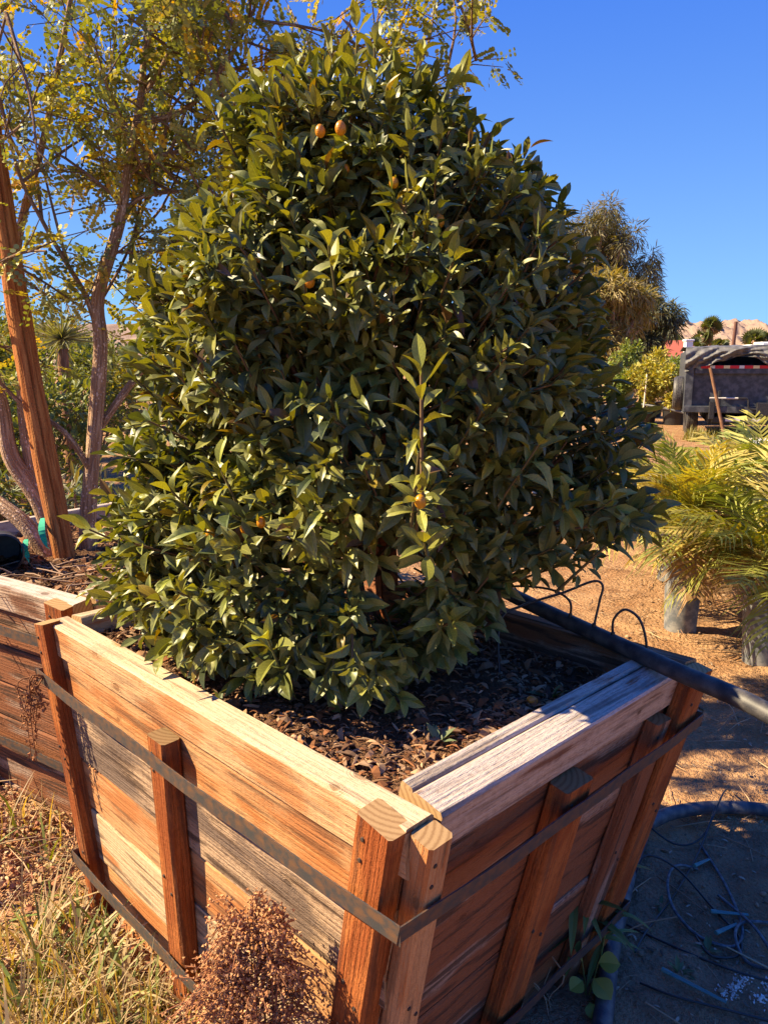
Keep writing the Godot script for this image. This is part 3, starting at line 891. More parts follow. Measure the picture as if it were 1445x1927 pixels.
func round_leaf_tree() -> void:
	rng.seed = 777
	var t := thing("round_leaf_tree", "multi-trunk tree with small round green and yellow leaflets in the neighbouring box", "tree", Vector3(-1.2, 0.72, -3.0))
	var V := func(x, y, z): return Vector3(x, y, z)
	var limbs := [
		[[V.call(-1.17, 0.66, -3.0), V.call(-1.17, 0.84, -3.0), V.call(-1.114, 1.22, -3.0), V.call(-1.073, 1.52, -3.0), V.call(-1.07, 1.70, -3.0), V.call(-0.974, 1.96, -3.0), V.call(-0.935, 2.13, -3.0), V.call(-0.878, 2.38, -3.02), V.call(-0.86, 2.55, -3.05), V.call(-0.78, 2.85, -3.1)], 0.044, 0.012, 3],
		[[V.call(-1.073, 1.54, -3.0), V.call(-1.11, 1.70, -2.98), V.call(-1.17, 1.83, -2.95), V.call(-1.23, 1.96, -2.93), V.call(-1.29, 2.13, -2.9), V.call(-1.33, 2.5, -2.85)], 0.017, 0.006, 1],
		[[V.call(-1.30, 0.66, -3.0), V.call(-1.345, 0.905, -3.0), V.call(-1.45, 1.10, -3.0), V.call(-1.48, 1.30, -3.02), V.call(-1.56, 1.62, -3.05), V.call(-1.62, 2.1, -3.1), V.call(-1.6, 2.6, -3.1)], 0.055, 0.015, 3],
		[[V.call(-1.38, 1.0, -3.02), V.call(-1.41, 1.30, -3.05), V.call(-1.385, 1.617, -3.08), V.call(-1.40, 1.9, -3.1), V.call(-1.27, 2.28, -3.1), V.call(-1.17, 2.62, -3.1), V.call(-1.1, 2.9, -3.1)], 0.033, 0.008, 2],
		[[V.call(-1.28, 0.68, -2.92), V.call(-1.39, 0.83, -2.95), V.call(-1.52, 0.915, -3.0), V.call(-1.70, 1.0, -3.1), V.call(-1.9, 1.4, -3.2)], 0.048, 0.02, 4],
		[[V.call(-1.145, 1.06, -2.98), V.call(-1.21, 1.20, -2.93), V.call(-1.35, 1.31, -2.9), V.call(-1.45, 1.42, -2.9)], 0.02, 0.008, 0],
		[[V.call(-1.11, 1.20, -3.02), V.call(-0.98, 1.39, -3.08), V.call(-0.86, 1.53, -3.15), V.call(-0.68, 1.72, -3.2), V.call(-0.55, 1.95, -3.25)], 0.026, 0.008, 3],
		[[V.call(-0.935, 2.13, -3.0), V.call(-0.815, 2.20, -3.02), V.call(-0.62, 2.24, -3.05), V.call(-0.38, 2.33, -3.1)], 0.018, 0.005, 3],
		[[V.call(-0.975, 1.97, -3.0), V.call(-0.88, 2.06, -3.02), V.call(-0.63, 2.10, -3.08), V.call(-0.45, 2.16, -3.12)], 0.016, 0.005, 3],
		[[V.call(-0.90, 2.30, -3.0), V.call(-0.76, 2.33, -3.0), V.call(-0.65, 2.40, -3.0), V.call(-0.53, 2.56, -3.02), V.call(-0.42, 2.78, -3.05)], 0.019, 0.006, 2],
		[[V.call(-0.878, 2.38, -3.02), V.call(-0.76, 2.54, -3.0), V.call(-0.71, 2.70, -3.0), V.call(-0.68, 2.9, -3.0)], 0.014, 0.006, 1],
		[[V.call(-0.53, 2.40, -3.05), V.call(-0.30, 2.55, -3.15), V.call(-0.06, 2.64, -3.2), V.call(0.04, 2.66, -3.2)], 0.010, 0.003, 1],
		[[V.call(-0.38, 2.33, -3.1), V.call(-0.12, 2.44, -3.25), V.call(0.14, 2.52, -3.3), V.call(0.36, 2.62, -3.3)], 0.009, 0.003, 1],
		[[V.call(-0.97, 1.72, -3.05), V.call(-1.0, 1.95, -3.25), V.call(-0.92, 2.3, -3.4), V.call(-0.85, 2.7, -3.5)], 0.014, 0.005, 2],
		[[V.call(-1.5, 1.5, -3.0), V.call(-1.4, 1.75, -2.75), V.call(-1.3, 2.1, -2.62), V.call(-1.15, 2.5, -2.6)], 0.014, 0.005, 2]]
	var sp := []
	for k in 5:
		sp.append(sprig_shape(rng.randi_range(5, 8), 50 + k))
	var tw := MB.new()
	var fol := MB.new()
	var greens := [Color(0.24, 0.28, 0.09), Color(0.32, 0.34, 0.11), Color(0.19, 0.23, 0.09), Color(0.44, 0.40, 0.09)]
	var yellows := [Color(0.60, 0.42, 0.04), Color(0.50, 0.44, 0.07), Color(0.62, 0.36, 0.03)]
	var leafy := func(a: Vector3, b: Vector3, k: int) -> void:
		var y0 := N1.get_noise_3dv(a * 70.0)
		for i in k:
			var p := a.lerp(b, rf(0.15, 1.05))
			if p.z > -2.55:
				continue
			var d := ((b - a).normalized() * 0.5 + rdir() + Vector3(0, -0.25, 0)).normalized()
			var col: Color
			if rng.randf() < 0.10 + maxf(0.0, y0) * 0.42:
				col = yellows[rng.randi() % 3].lerp(greens[3], rf(0, 0.5))
			else:
				col = greens[rng.randi() % 4]
			col = col * rf(0.8, 1.2); col.a = 1
			fol.add(sp[rng.randi() % 5], Transform3D(frame_of(d, Vector3.UP + rdir() * 0.9, rf(0.075, 0.12)), p), col)
	for L in limbs:
		var mb := MB.new()
		var cp := curve(L[0], 5)
		mb.tube(cp, radii(float(L[1]) * (0.80 if L[1] > 0.03 else 0.66), float(L[2]) * 0.8, cp.size()), 10 if L[1] > 0.03 else 7, Color.WHITE, N2, 0.14 if L[1] > 0.03 else 0.08)
		part("trunk" if L[1] > 0.03 else "limb", mb.mesh(), M.bark, t)
		# side branches and twigs with leaves
		for k in int(L[3]) * 3 + 1:
			var i := rng.randi_range(int(cp.size() * 0.35), cp.size() - 1)
			var s: Vector3 = cp[i]
			if s.y < 1.4:
				continue
			var d := (rdir() + Vector3(0, 0.55, 0)).normalized()
			var ln := rf(0.28, 0.55)
			var e := s + d * ln
			var mid := s.lerp(e, 0.5) + rdir() * 0.05
			var bp := curve([s, mid, e], 3)
			tw.tube(bp, radii(0.007, 0.003, bp.size()), 5, Color.WHITE, null, 0, false)
			for q in 4:
				var a: Vector3 = bp[rng.randi_range(1, bp.size() - 1)]
				var b := a + (rdir() * 0.9 + d * 0.6 + Vector3(0, 0.1, 0)).normalized() * rf(0.14, 0.30)
				tw.tube([a, a.lerp(b, 0.5) + rdir() * 0.015, b], [0.003, 0.0024, 0.0014], 4, Color.WHITE, null, 0, false)
				leafy.call(a, b, rng.randi_range(5, 8))
			leafy.call(mid, e, 3)
		if L[2] < 0.013:
			leafy.call(cp[-5], cp[-1], 8)
			# short spurs on the limb
			for k in 8:
				var s: Vector3 = cp[rng.randi_range(2, cp.size() - 1)]
				if s.y > 1.35:
					var b := s + rdir() * rf(0.06, 0.16)
					tw.tube([s, b], [0.0028, 0.0014], 4, Color.WHITE, null, 0, false)
					leafy.call(s, b, 3)
	stuff(part("twigs", tw.mesh(), M.bark, t))
	stuff(part("foliage", fol.mesh(), M.leaf, t))

# ---------- generic greenery ----------
# bush: leaves of one shape through clumps in an ellipsoid
func bush(t: Node3D, cen: Vector3, rad: Vector3, count: int, size: float, cols: Array, shape: MB, clumps := 14, droop := 0.0, base := Vector3.INF) -> void:
	var fol := MB.new()
	var cl := []
	for k in clumps:
		var d := rdir()
		cl.append(cen + d * rad * pow(rf(0.15, 1.0), 0.5) * 0.85)
	for k in count:
		var c: Vector3 = cl[rng.randi() % clumps]
		var d := rdir()
		var p := c + d * rad * (1.15 / sqrt(clumps)) * pow(rng.randf(), 0.45) * 1.35
		var dir := (d + Vector3(0, 0.4 - droop, 0) + rdir() * 0.5).normalized()
		var col: Color = cols[rng.randi() % cols.size()] * rf(0.75, 1.25); col.a = 1
		fol.add(shape, Transform3D(frame_of(dir, Vector3.UP + rdir() * 0.7, size * rf(0.7, 1.3)), p), col)
	stuff(part("foliage", fol.mesh(), M.leaf, t))
	var b := base if base != Vector3.INF else Vector3(cen.x, 0, cen.z)
	var st := MB.new()
	for k in clumps:
		var e: Vector3 = cl[k]
		var m := b.lerp(e, 0.5) + Vector3(0, (e.y - b.y) * 0.12, 0)
		st.tube(curve([b, m, e], 3), radii(size * 0.16 + 0.006, size * 0.05 + 0.002, 7), 5, Color.WHITE, null, 0, false)
	part("branches", st.mesh(), M.bark, t)

func potted(called: String, label: String, category: String, at: Vector3, pr: float, ph: float, pot_mat: Material, group := "") -> Node3D:
	var t := thing(called, label, category, at, group)
	put("pot", pot_shape(pr, ph).mesh(), Transform3D(Basis.IDENTITY, at), t, pot_mat)
	return t

# feather palm frond, unit length: arching rachis with narrow leaflets
func frond_shape(arch: float, pairs: int, sd: int) -> MB:
	var mb := MB.new()
	var r := RandomNumberGenerator.new(); r.seed = sd
	var pt := func(t: float) -> Vector3:
		return Vector3(t - 0.25 * arch * t * t, 0.18 * t - arch * t * t * 0.75, 0)
	for k in 8:
		var a: Vector3 = pt.call(k / 8.0); var b: Vector3 = pt.call((k + 1) / 8.0)
		var w := 0.011 * (1.1 - k / 8.0)
		mb.quad(a + Vector3(0, 0, w), b + Vector3(0, 0, w * 0.85), b - Vector3(0, 0, w * 0.85), a - Vector3(0, 0, w), Vector3.UP, Vector2.ZERO, Vector2.ZERO, Vector2.ZERO, Vector2.ZERO)
	for k in pairs:
		var t := 0.14 + 0.86 * k / (pairs - 1.0)
		var a: Vector3 = pt.call(t)
		var d: Vector3 = (pt.call(minf(t + 0.03, 1.03)) - a).normalized()
		for s in [-1.0, 1.0]:
			var ln := 0.40 * sin(PI * (0.15 + 0.75 * t)) * r.randf_range(0.85, 1.1)
			var o := (d * r.randf_range(0.5, 0.85) + Vector3(0, r.randf_range(-0.1, 0.3), s * r.randf_range(0.6, 0.9))).normalized()
			var wv := d * r.randf_range(0.012, 0.017)
			var m := a + o * ln * 0.55 + Vector3(0, -0.01, 0)
			var e := a + o * ln + Vector3(0, -0.09 * r.randf_range(0.3, 1.8), 0)
			mb.quad(a - wv * 0.6, m - wv, m + wv, a + wv * 0.6, Vector3.UP)
			mb.flat(m - wv, e, m + wv, Vector3.UP)
	return mb

func fan_palm(label: String, at: Vector3, h: float, crown_r: float) -> void:
	var t := thing("fan_palm", label, "palm tree", at, "fan palms on the skyline")
	var tr := MB.new()
	tr.tube([at - Vector3(0, 0.3, 0), at + Vector3(0.1, h * 0.5, 0), at + Vector3(0.05, h, 0)], [0.26, 0.2, 0.2], 7)
	part("trunk", tr.mesh(), M.bark, t)
	var f := MB.new()
	for j in 9:
		var a := -1.2 + 2.4 * j / 8.0
		var d := Vector3(cos(a), 0, sin(a))
		var s := Vector3(-sin(a), 0, cos(a)) * 0.07
		f.quad(Vector3(0.35, 0, 0) - s * 0.4, Vector3(0.35, 0, 0) + d * 0.45 - s, Vector3(0.35, 0, 0) + d * 0.45 + s, Vector3(0.35, 0, 0) + s * 0.4, Vector3.UP)
		f.flat(Vector3(0.35, 0, 0) + d * 0.45 - s, Vector3(0.35, -0.15, 0) + d * 0.72, Vector3(0.35, 0, 0) + d * 0.45 + s, Vector3.UP)
	f.quad(Vector3(0, 0, -0.02), Vector3(0.4, 0, -0.02), Vector3(0.4, 0, 0.02), Vector3(0, 0, 0.02), Vector3.UP)
	for k in 34:
		var d := rdir(); d.y = d.y * 0.8 + 0.12
		var one := MB.new()
		one.add(f, Transform3D(frame_of(d, rdir(), crown_r * rf(0.85, 1.2)), at + Vector3(0.05, h, 0)), (Color(0.09, 0.11, 0.035) if d.y > -0.2 else Color(0.20, 0.14, 0.07)) * rf(0.8, 1.3))
		part("frond", one.mesh(), M.leaf, t)

func ground_y(x: float, z: float) -> float:
	var far := clampf((Vector2(x, z + 2.0).length() - 3.0) / 8.0, 0, 1)
	return N2.get_noise_2d(x * 60, z * 60) * lerpf(0.035, 0.06, far) + N2.get_noise_2d(x * 330, z * 330) * 0.012 * (1.0 - far)

func make_ground() -> void:
	var xs := []; var zs := []
	var axis := func(lo: float, hi: float, step: float, reach: float) -> Array:
		var a := []
		var q := lo
		while q <= hi + 1e-4:
			a.append(q); q += step
		var s := step
		q = hi
		while q < reach:
			s *= 1.22; q += s; a.append(q)
		s = step; q = lo
		while q > -reach:
			s *= 1.22; q -= s; a.push_front(q)
		return a
	xs = axis.call(-3.2, 3.2, 0.03, 2600.0)
	zs = axis.call(-5.5, 0.6, 0.03, 2600.0)
	var w := xs.size(); var h := zs.size()
	var v := PackedVector3Array(); var n := PackedVector3Array(); var uv := PackedVector2Array(); var idx := PackedInt32Array()
	v.resize(w * h); n.resize(w * h); uv.resize(w * h)
	for j in h:
		for i in w:
			var x: float = xs[i]; var z: float = zs[j]
			v[j * w + i] = Vector3(x, ground_y(x, z), z)
			uv[j * w + i] = Vector2(x, z)
	for j in h:
		for i in w:
			var a := v[j * w + maxi(i - 1, 0)]; var b := v[j * w + mini(i + 1, w - 1)]; var c := v[maxi(j - 1, 0) * w + i]; var d := v[mini(j + 1, h - 1) * w + i]
			var q := (d - c).cross(b - a).normalized()
			n[j * w + i] = q if q.y > 0 else -q
	for j in h - 1:
		for i in w - 1:
			var a := j * w + i
			idx.append_array([a, a + 1, a + w + 1, a, a + w + 1, a + w])
	var arr := []; arr.resize(Mesh.ARRAY_MAX)
	arr[Mesh.ARRAY_VERTEX] = v; arr[Mesh.ARRAY_NORMAL] = n; arr[Mesh.ARRAY_TEX_UV] = uv; arr[Mesh.ARRAY_INDEX] = idx
	var m := ArrayMesh.new()
	m.add_surface_from_arrays(Mesh.PRIMITIVE_TRIANGLES, arr)
	var o := part("ground", m, M.sand, self)
	o.set_meta("kind", "structure")

# shade beside the box, painted as a thin ragged sheet of darker earth
func make_painted_shade() -> void:
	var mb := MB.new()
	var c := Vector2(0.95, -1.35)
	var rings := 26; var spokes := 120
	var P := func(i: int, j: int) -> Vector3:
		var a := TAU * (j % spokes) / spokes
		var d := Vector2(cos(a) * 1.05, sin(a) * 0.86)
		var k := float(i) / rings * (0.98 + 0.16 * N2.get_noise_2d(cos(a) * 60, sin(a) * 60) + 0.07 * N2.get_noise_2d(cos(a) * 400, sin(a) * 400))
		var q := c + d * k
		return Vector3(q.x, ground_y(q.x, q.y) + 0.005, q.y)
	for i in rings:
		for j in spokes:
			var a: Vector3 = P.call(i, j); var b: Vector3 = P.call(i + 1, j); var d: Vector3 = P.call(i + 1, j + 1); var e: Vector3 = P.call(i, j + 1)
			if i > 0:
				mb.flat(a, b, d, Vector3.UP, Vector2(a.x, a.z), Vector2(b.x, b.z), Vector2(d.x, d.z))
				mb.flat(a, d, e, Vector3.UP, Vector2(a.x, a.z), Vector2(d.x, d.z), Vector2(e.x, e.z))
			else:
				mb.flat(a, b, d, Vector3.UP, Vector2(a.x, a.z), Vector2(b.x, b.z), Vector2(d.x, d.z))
	part("painted_shade", mb.mesh(), M.shade_earth, self).set_meta("kind", "structure")

func make_hills() -> void:
	var R := FastNoiseLite.new()
	R.seed = 9; R.frequency = 0.004; R.fractal_type = FastNoiseLite.FRACTAL_RIDGED; R.fractal_octaves = 5
	var xs := []
	var q := -1500.0
	while q < 1700.0:
		xs.append(q)
		q += 2.2 if q > 300 and q < 640 else 24.0
	var rows := 64
	var v := PackedVector3Array(); var n := PackedVector3Array(); var uv := PackedVector2Array(); var idx := PackedInt32Array()
	var w := xs.size()
	for j in rows:
		var t := j / (rows - 1.0)
		for x in xs:
			var z: float = -900.0 - t * 420.0
			var rise := pow(sin(minf(t * 1.25, 1.0) * PI * 0.5), 1.3)
			var crest := 66.0 + 10.0 * N1.get_noise_1d(x * 0.9) + 4.0 * N1.get_noise_1d(x * 4.0 + 500)
			var y := rise * crest * (0.84 + 0.16 * R.get_noise_2d(x, z)) + rise * (1.0 - t * 0.6) * 24.0 * R.get_noise_2d(x * 4.0, z * 1.9) - (1.0 - rise) * 3.0
			v.append(Vector3(x, y - 2.0, z)); uv.append(Vector2(x, y * 2.0 + z)); n.append(Vector3.UP)
	for j in rows:
		for i in w:
			var a := v[j * w + maxi(i - 1, 0)]; var b := v[j * w + mini(i + 1, w - 1)]; var c := v[maxi(j - 1, 0) * w + i]; var d := v[mini(j + 1, rows - 1) * w + i]
			var k := (d - c).cross(b - a).normalized()
			n[j * w + i] = k if k.y > 0 else -k
	for j in rows - 1:
		for i in w - 1:
			var a := j * w + i
			idx.append_array([a, a + w, a + w + 1, a, a + w + 1, a + 1])
	var arr := []; arr.resize(Mesh.ARRAY_MAX)
	arr[Mesh.ARRAY_VERTEX] = v; arr[Mesh.ARRAY_NORMAL] = n; arr[Mesh.ARRAY_TEX_UV] = uv; arr[Mesh.ARRAY_INDEX] = idx
	var m := ArrayMesh.new()
	m.add_surface_from_arrays(Mesh.PRIMITIVE_TRIANGLES, arr)
	part("hills", m, M.hill, self).set_meta("kind", "structure")

func make_boxes() -> void:
	var S: Material = M.stud
	# near box: corners L, N, R, B of the top, metres
	var N0 := Vector3(0.036, 0, -1.003); var L0 := Vector3(-0.879, 0, -1.937); var R0 := Vector3(0.708, 0, -1.661)
	var B0 := L0 + R0 - N0
	var c := [L0, N0, R0, B0]
	var near := planter("weathered orange timber tree box with steel strap, in the foreground holding the kumquat", c, [0.05, 0.22, 0.14, 0.15], 0.79,
		[M.rail, M.rail_grey, M.board_dark, M.rail],
		[[M.board_warm, M.board_grey, M.board_warm, M.board_pale, M.board_warm], [M.board_dark, M.board_dark, M.board_dark, M.board_dark, M.board_dark], [M.board_dark], [M.board_dark]],
		[[[1.0, 0.074, 0.050, -0.004, 0.010, -0.040, "corner_post", S], [0.0, 0.05, 0.05, -0.002, 0.010, 0.024, "corner_post", S], [0.48, 0.066, 0.042, 0.096, 0.021, 0.0, "stud", S]],
		[[0.0, 0.050, 0.042, 0.006, 0.022, 0.026, "corner_post", M.board_warm], [1.0, 0.088, 0.04, 0.0, 0.022, -0.046, "corner_post", S], [0.46, 0.09, 0.042, 0.092, 0.021, 0.0, "stud", S], [0.84, 0.07, 0.03, 0.092, 0.015, 0.0, "stud", M.board_dark]],
		[], [[0.0, 0.07, 0.04, 0.0, 0.02, 0.036, "corner_post", S]]], 500, [0.655, 0.155], [[0.053, 0.008], [0.056, 0.053], [0.008, 0.056], [0.008, 0.008]])
	var hgt := soil_bed(near, c, 0.735, 0.07, Vector2(-0.012, 0.03))
	# neighbouring box on the left
	var N2c := Vector3(-0.86, 0, -2.07); var e := Vector3(-0.833, 0, -0.553); var d := Vector3(0.553, 0, -0.833)
	var c2 := [N2c + e * 1.3, N2c, N2c + d * 1.15, N2c + e * 1.3 + d * 1.15]
	var far := planter("dark timber tree box holding the round-leaved tree and pole", c2, [0.12, 0.10, 0.12, 0.12], 0.79,
		[M.rail_grey, M.rail_grey, M.rail_grey, M.rail_grey], [[M.board_dark], [M.board_dark], [M.board_dark], [M.board_dark]],
		[[[1.0, 0.088, 0.04, 0.0, 0.02, -0.046, "corner_post", S], [0.45, 0.088, 0.04, 0.09, 0.02, 0.0, "stud", M.board_dark], [0.0, 0.088, 0.04, 0.0, 0.02, 0.046, "corner_post", S]], [], [], []], 900, [0.66, 0.24], [[0.045, 0.045], [0.006, 0.045], [0.006, 0.006], [0.045, 0.006]])
	var hgt2 := soil_bed(far, c2, 0.725, 0.07, Vector2(0, 0))
	# bark mulch on both beds
	rng.seed = 31
	var shapes := [chip_shape(0.24, 0.12), chip_shape(0.13, 0.06), chip_shape(0.36, 0.25)]
	var cols := [Color(0.17, 0.07, 0.03), Color(0.27, 0.11, 0.045), Color(0.10, 0.05, 0.03), Color(0.34, 0.19, 0.10), Color(0.20, 0.12, 0.075), Color(0.38, 0.24, 0.14)]
	for bed in [[near, c, hgt, 10500, 0.019], [far, c2, hgt2, 7500, 0.021]]:
		for s in 3:
			var xs := []; var cs := []
			while xs.size() < int(bed[3]) / 3:
				var u := rf(0.05, 0.95); var w := rf(0.05, 0.95)
				var k: Array = bed[1]
				var p: Vector3 = (k[0] as Vector3).lerp(k[1], u).lerp((k[3] as Vector3).lerp(k[2], u), w)
				# bare earth shows near the stem, chips gather toward the rims
				var dens := 0.30 + 0.9 * clampf(N1.get_noise_2d(p.x * 130, p.z * 130) + maxf(absf(u - 0.5), absf(w - 0.5)) * 1.6 - 0.35, 0, 1)
				if rng.randf() > dens:
					continue
				p.y = bed[2].call(p.x, p.z) + 0.004
				var B := Basis(Vector3.UP, rf(0, TAU)) * Basis(Vector3(1, 0, 0), rf(-0.7, 0.7)) * Basis(Vector3(0, 0, 1), rf(-0.5, 0.5))
				xs.append(Transform3D(B.scaled(Vector3.ONE * float(bed[4]) * (rf(0.25, 0.95) + 2.0 * pow(rng.randf(), 6.0))), p))
				var col: Color = cols[rng.randi() % 6] * rf(0.6, 1.2)
				cs.append(col)
			scatter("mulch", shapes[s].mesh(), M.chip, xs, cs, bed[0])
	# a fallen fruit and small weeds on the bed
	for q in [Vector3(-0.07, 0, -1.63), Vector3(0.31, 0, -1.52), Vector3(-0.02, 0, -1.93)]:
		var mb := MB.new()
		var prof := []
		for k in 9:
			prof.append(Vector2(sin(PI * k / 8.0) * 0.5, -0.6 * cos(PI * k / 8.0)))
		mb.lathe(prof, 10, Color(0.65, 0.22, 0.02))
		var o := part("fallen_kumquat", mb.mesh(), M.fruit, self)
		o.transform = Transform3D(Basis(Vector3(0, 0, 1), 1.2).scaled(Vector3.ONE * 0.021), Vector3(q.x, hgt.call(q.x, q.z) + 0.008, q.z))
		tag(o, ["fallen orange kumquat on the soil below the trunk", "fallen orange kumquat on dark mulch near the right rail", "fallen orange kumquat behind the trunk"][[-0.07, 0.31, -0.02].find(snappedf(q.x, 0.01))], "fruit", "fallen kumquats")
	for q in [[Vector3(-0.34, 0, -1.50), 0.05, "pale seedling on the soil beside the left rail"], [Vector3(0.36, 0, -1.56), 0.06, "grey-green seedling in the mulch near the right rail"], [Vector3(0.10, 0, -1.35), 0.045, "thin seedling in the shaded soil below the crown"]]:
		var p: Vector3 = q[0]; p.y = hgt.call(p.x, p.z)
		var t := thing("seedling", q[2], "weed", p)
		var mb := MB.new()
		var lf := leaf_shape(0.3, 0.2, 0.3, 3)
		for k in 7:
			var dd := rdir(); dd.y = absf(dd.y) + 0.25
			mb.add(lf, Transform3D(frame_of(dd, Vector3.UP, float(q[1]) * rf(0.6, 1.1)), p), Color(0.16, 0.20, 0.10) * rf(0.8, 1.2))
		part("leaves", mb.mesh(), M.leaf, t)

func make_pole_and_props() -> void:
	rng.seed = 55
	# lodgepole stake with a long drying crack
	var mb := MB.new()
	var p := curve([Vector3(-1.205, 0.55, -2.86), Vector3(-1.212, 0.72, -2.86), Vector3(-1.26, 1.10, -2.87), Vector3(-1.315, 1.55, -2.89), Vector3(-1.37, 2.1, -2.92), Vector3(-1.43, 2.7, -2.95), Vector3(-1.47, 3.1, -2.97)], 6)
	mb.tube(p, radii(0.043, 0.038, p.size()), 64, Color.WHITE, N1, 0.10, true, 0.010)
	var o := part("lodgepole_stake", mb.mesh(), M.pole, self)
	tag(o, "leaning peeled orange-brown pole with a long crack beside the trunks", "stake")
	# square stake behind the kumquat trunk
	mb = MB.new()
	mb.box(Vector3(-0.005, 1.10, -2.10), Vector3(0.055, 0.85, 0.04), Basis(Vector3(0, 0, 1), 0.05) * Basis(Vector3.UP, 0.5), Color.WHITE, 0.003)
	o = part("wooden_stake", mb.mesh(), M.stud, self)
	tag(o, "red-brown square timber stake behind the kumquat trunk", "stake")
	# black pipe end lying in the neighbouring box
	mb = MB.new()
	mb.lathe([Vector2(0.0, -0.26), Vector2(0.060, -0.26), Vector2(0.063, 0.003), Vector2(0.069, 0.0), Vector2(0.066, -0.30), Vector2(0.0, -0.30)], 28, Color.WHITE, Vector3.ZERO)
	o = part("pipe_offcut", mb.mesh(), M.black, self)
	o.transform = Transform3D(frame_of(Vector3(2.6, 0, -1.33), Vector3(1.33, 0.42, 2.6), 1.0), Vector3(-1.315, 0.805, -2.60))
	tag(o, "short black plastic pipe lying open-ended on the mulch at the left edge", "pipe")
	# green ribbons
	for q in [[[Vector3(-1.285, 0.88, -2.86), Vector3(-1.265, 0.845, -2.80), Vector3(-1.245, 0.80, -2.78), Vector3(-1.23, 0.785, -2.77)], "green ribbon tied to the low trunk, upper one"], [[Vector3(-1.287, 0.83, -2.72), Vector3(-1.282, 0.80, -2.69), Vector3(-1.272, 0.77, -2.69), Vector3(-1.262, 0.742, -2.68)], "green ribbon hanging lower beside the pipe end"]]:
		mb = MB.new()
		var cv := curve(q[0], 4)
		for k in cv.size() - 1:
			var tw := Vector3(0.010, 0.002, 0.006).rotated(Vector3.UP, k * 0.25)
			var tv := Vector3(0.010, 0.002, 0.006).rotated(Vector3.UP, (k + 1) * 0.25)
			mb.quad(cv[k] - tw, cv[k] + tw, cv[k + 1] + tv, cv[k + 1] - tv, Vector3(0, 0, 1), Vector2.ZERO, Vector2.ZERO, Vector2.ZERO, Vector2.ZERO, Color(0.01, 0.33, 0.20))
		o = part("ribbon", mb.mesh(), M.dry, self)
		tag(o, q[1], "ribbon", "green ribbons")
	# withered weed hanging on the left corner post
	var t := thing("withered_weed", "withered brown weed hanging from the strap at the left corner post", "weed", Vector3(-0.86, 0.62, -1.88))
	mb = MB.new()
	var sd := seed_shape()
	for k in 9:
		var a := Vector3(-0.865, 0.665, -1.86)
		var b := a + Vector3(rf(-0.055, -0.01), rf(-0.08, 0.0), rf(-0.01, 0.03)); var c := b + Vector3(rf(-0.03, 0.03), rf(-0.16, -0.06), rf(-0.01, 0.02))
		var cv := curve([a, b, c], 4)
		mb.tube(cv, radii(0.0022, 0.0012, cv.size()), 4, Color(0.20, 0.09, 0.04))
		for j in 24:
			mb.add(sd, Transform3D(Basis(rdir(), rf(0, 6)).scaled(Vector3.ONE * rf(0.003, 0.007)), b.lerp(c, rf(0.1, 1)) + rdir() * 0.008), Color(0.25, 0.11, 0.05) * rf(0.7, 1.3))
	part("stalks", mb.mesh(), M.chip, t)
	# litter sticks on the neighbouring bed
	mb = MB.new()
	for k in 46:
		var a := Vector3(rf(-1.45, -0.95), 0.745, rf(-2.75, -2.25))
		var b := a + Vector3(rf(-0.14, 0.14), rf(-0.005, 0.03), rf(-0.08, 0.08))
		mb.tube([a, a.lerp(b, 0.5) + rdir() * 0.006, b], [0.003, 0.0025, 0.0015], 4, Color(0.33, 0.22, 0.15) * rf(0.6, 1.2))
	o = part("twig_litter", mb.mesh(), M.chip, self)
	stuff(o); tag(o, "dry twigs lying on the mulch below the round-leaved tree", "twigs")

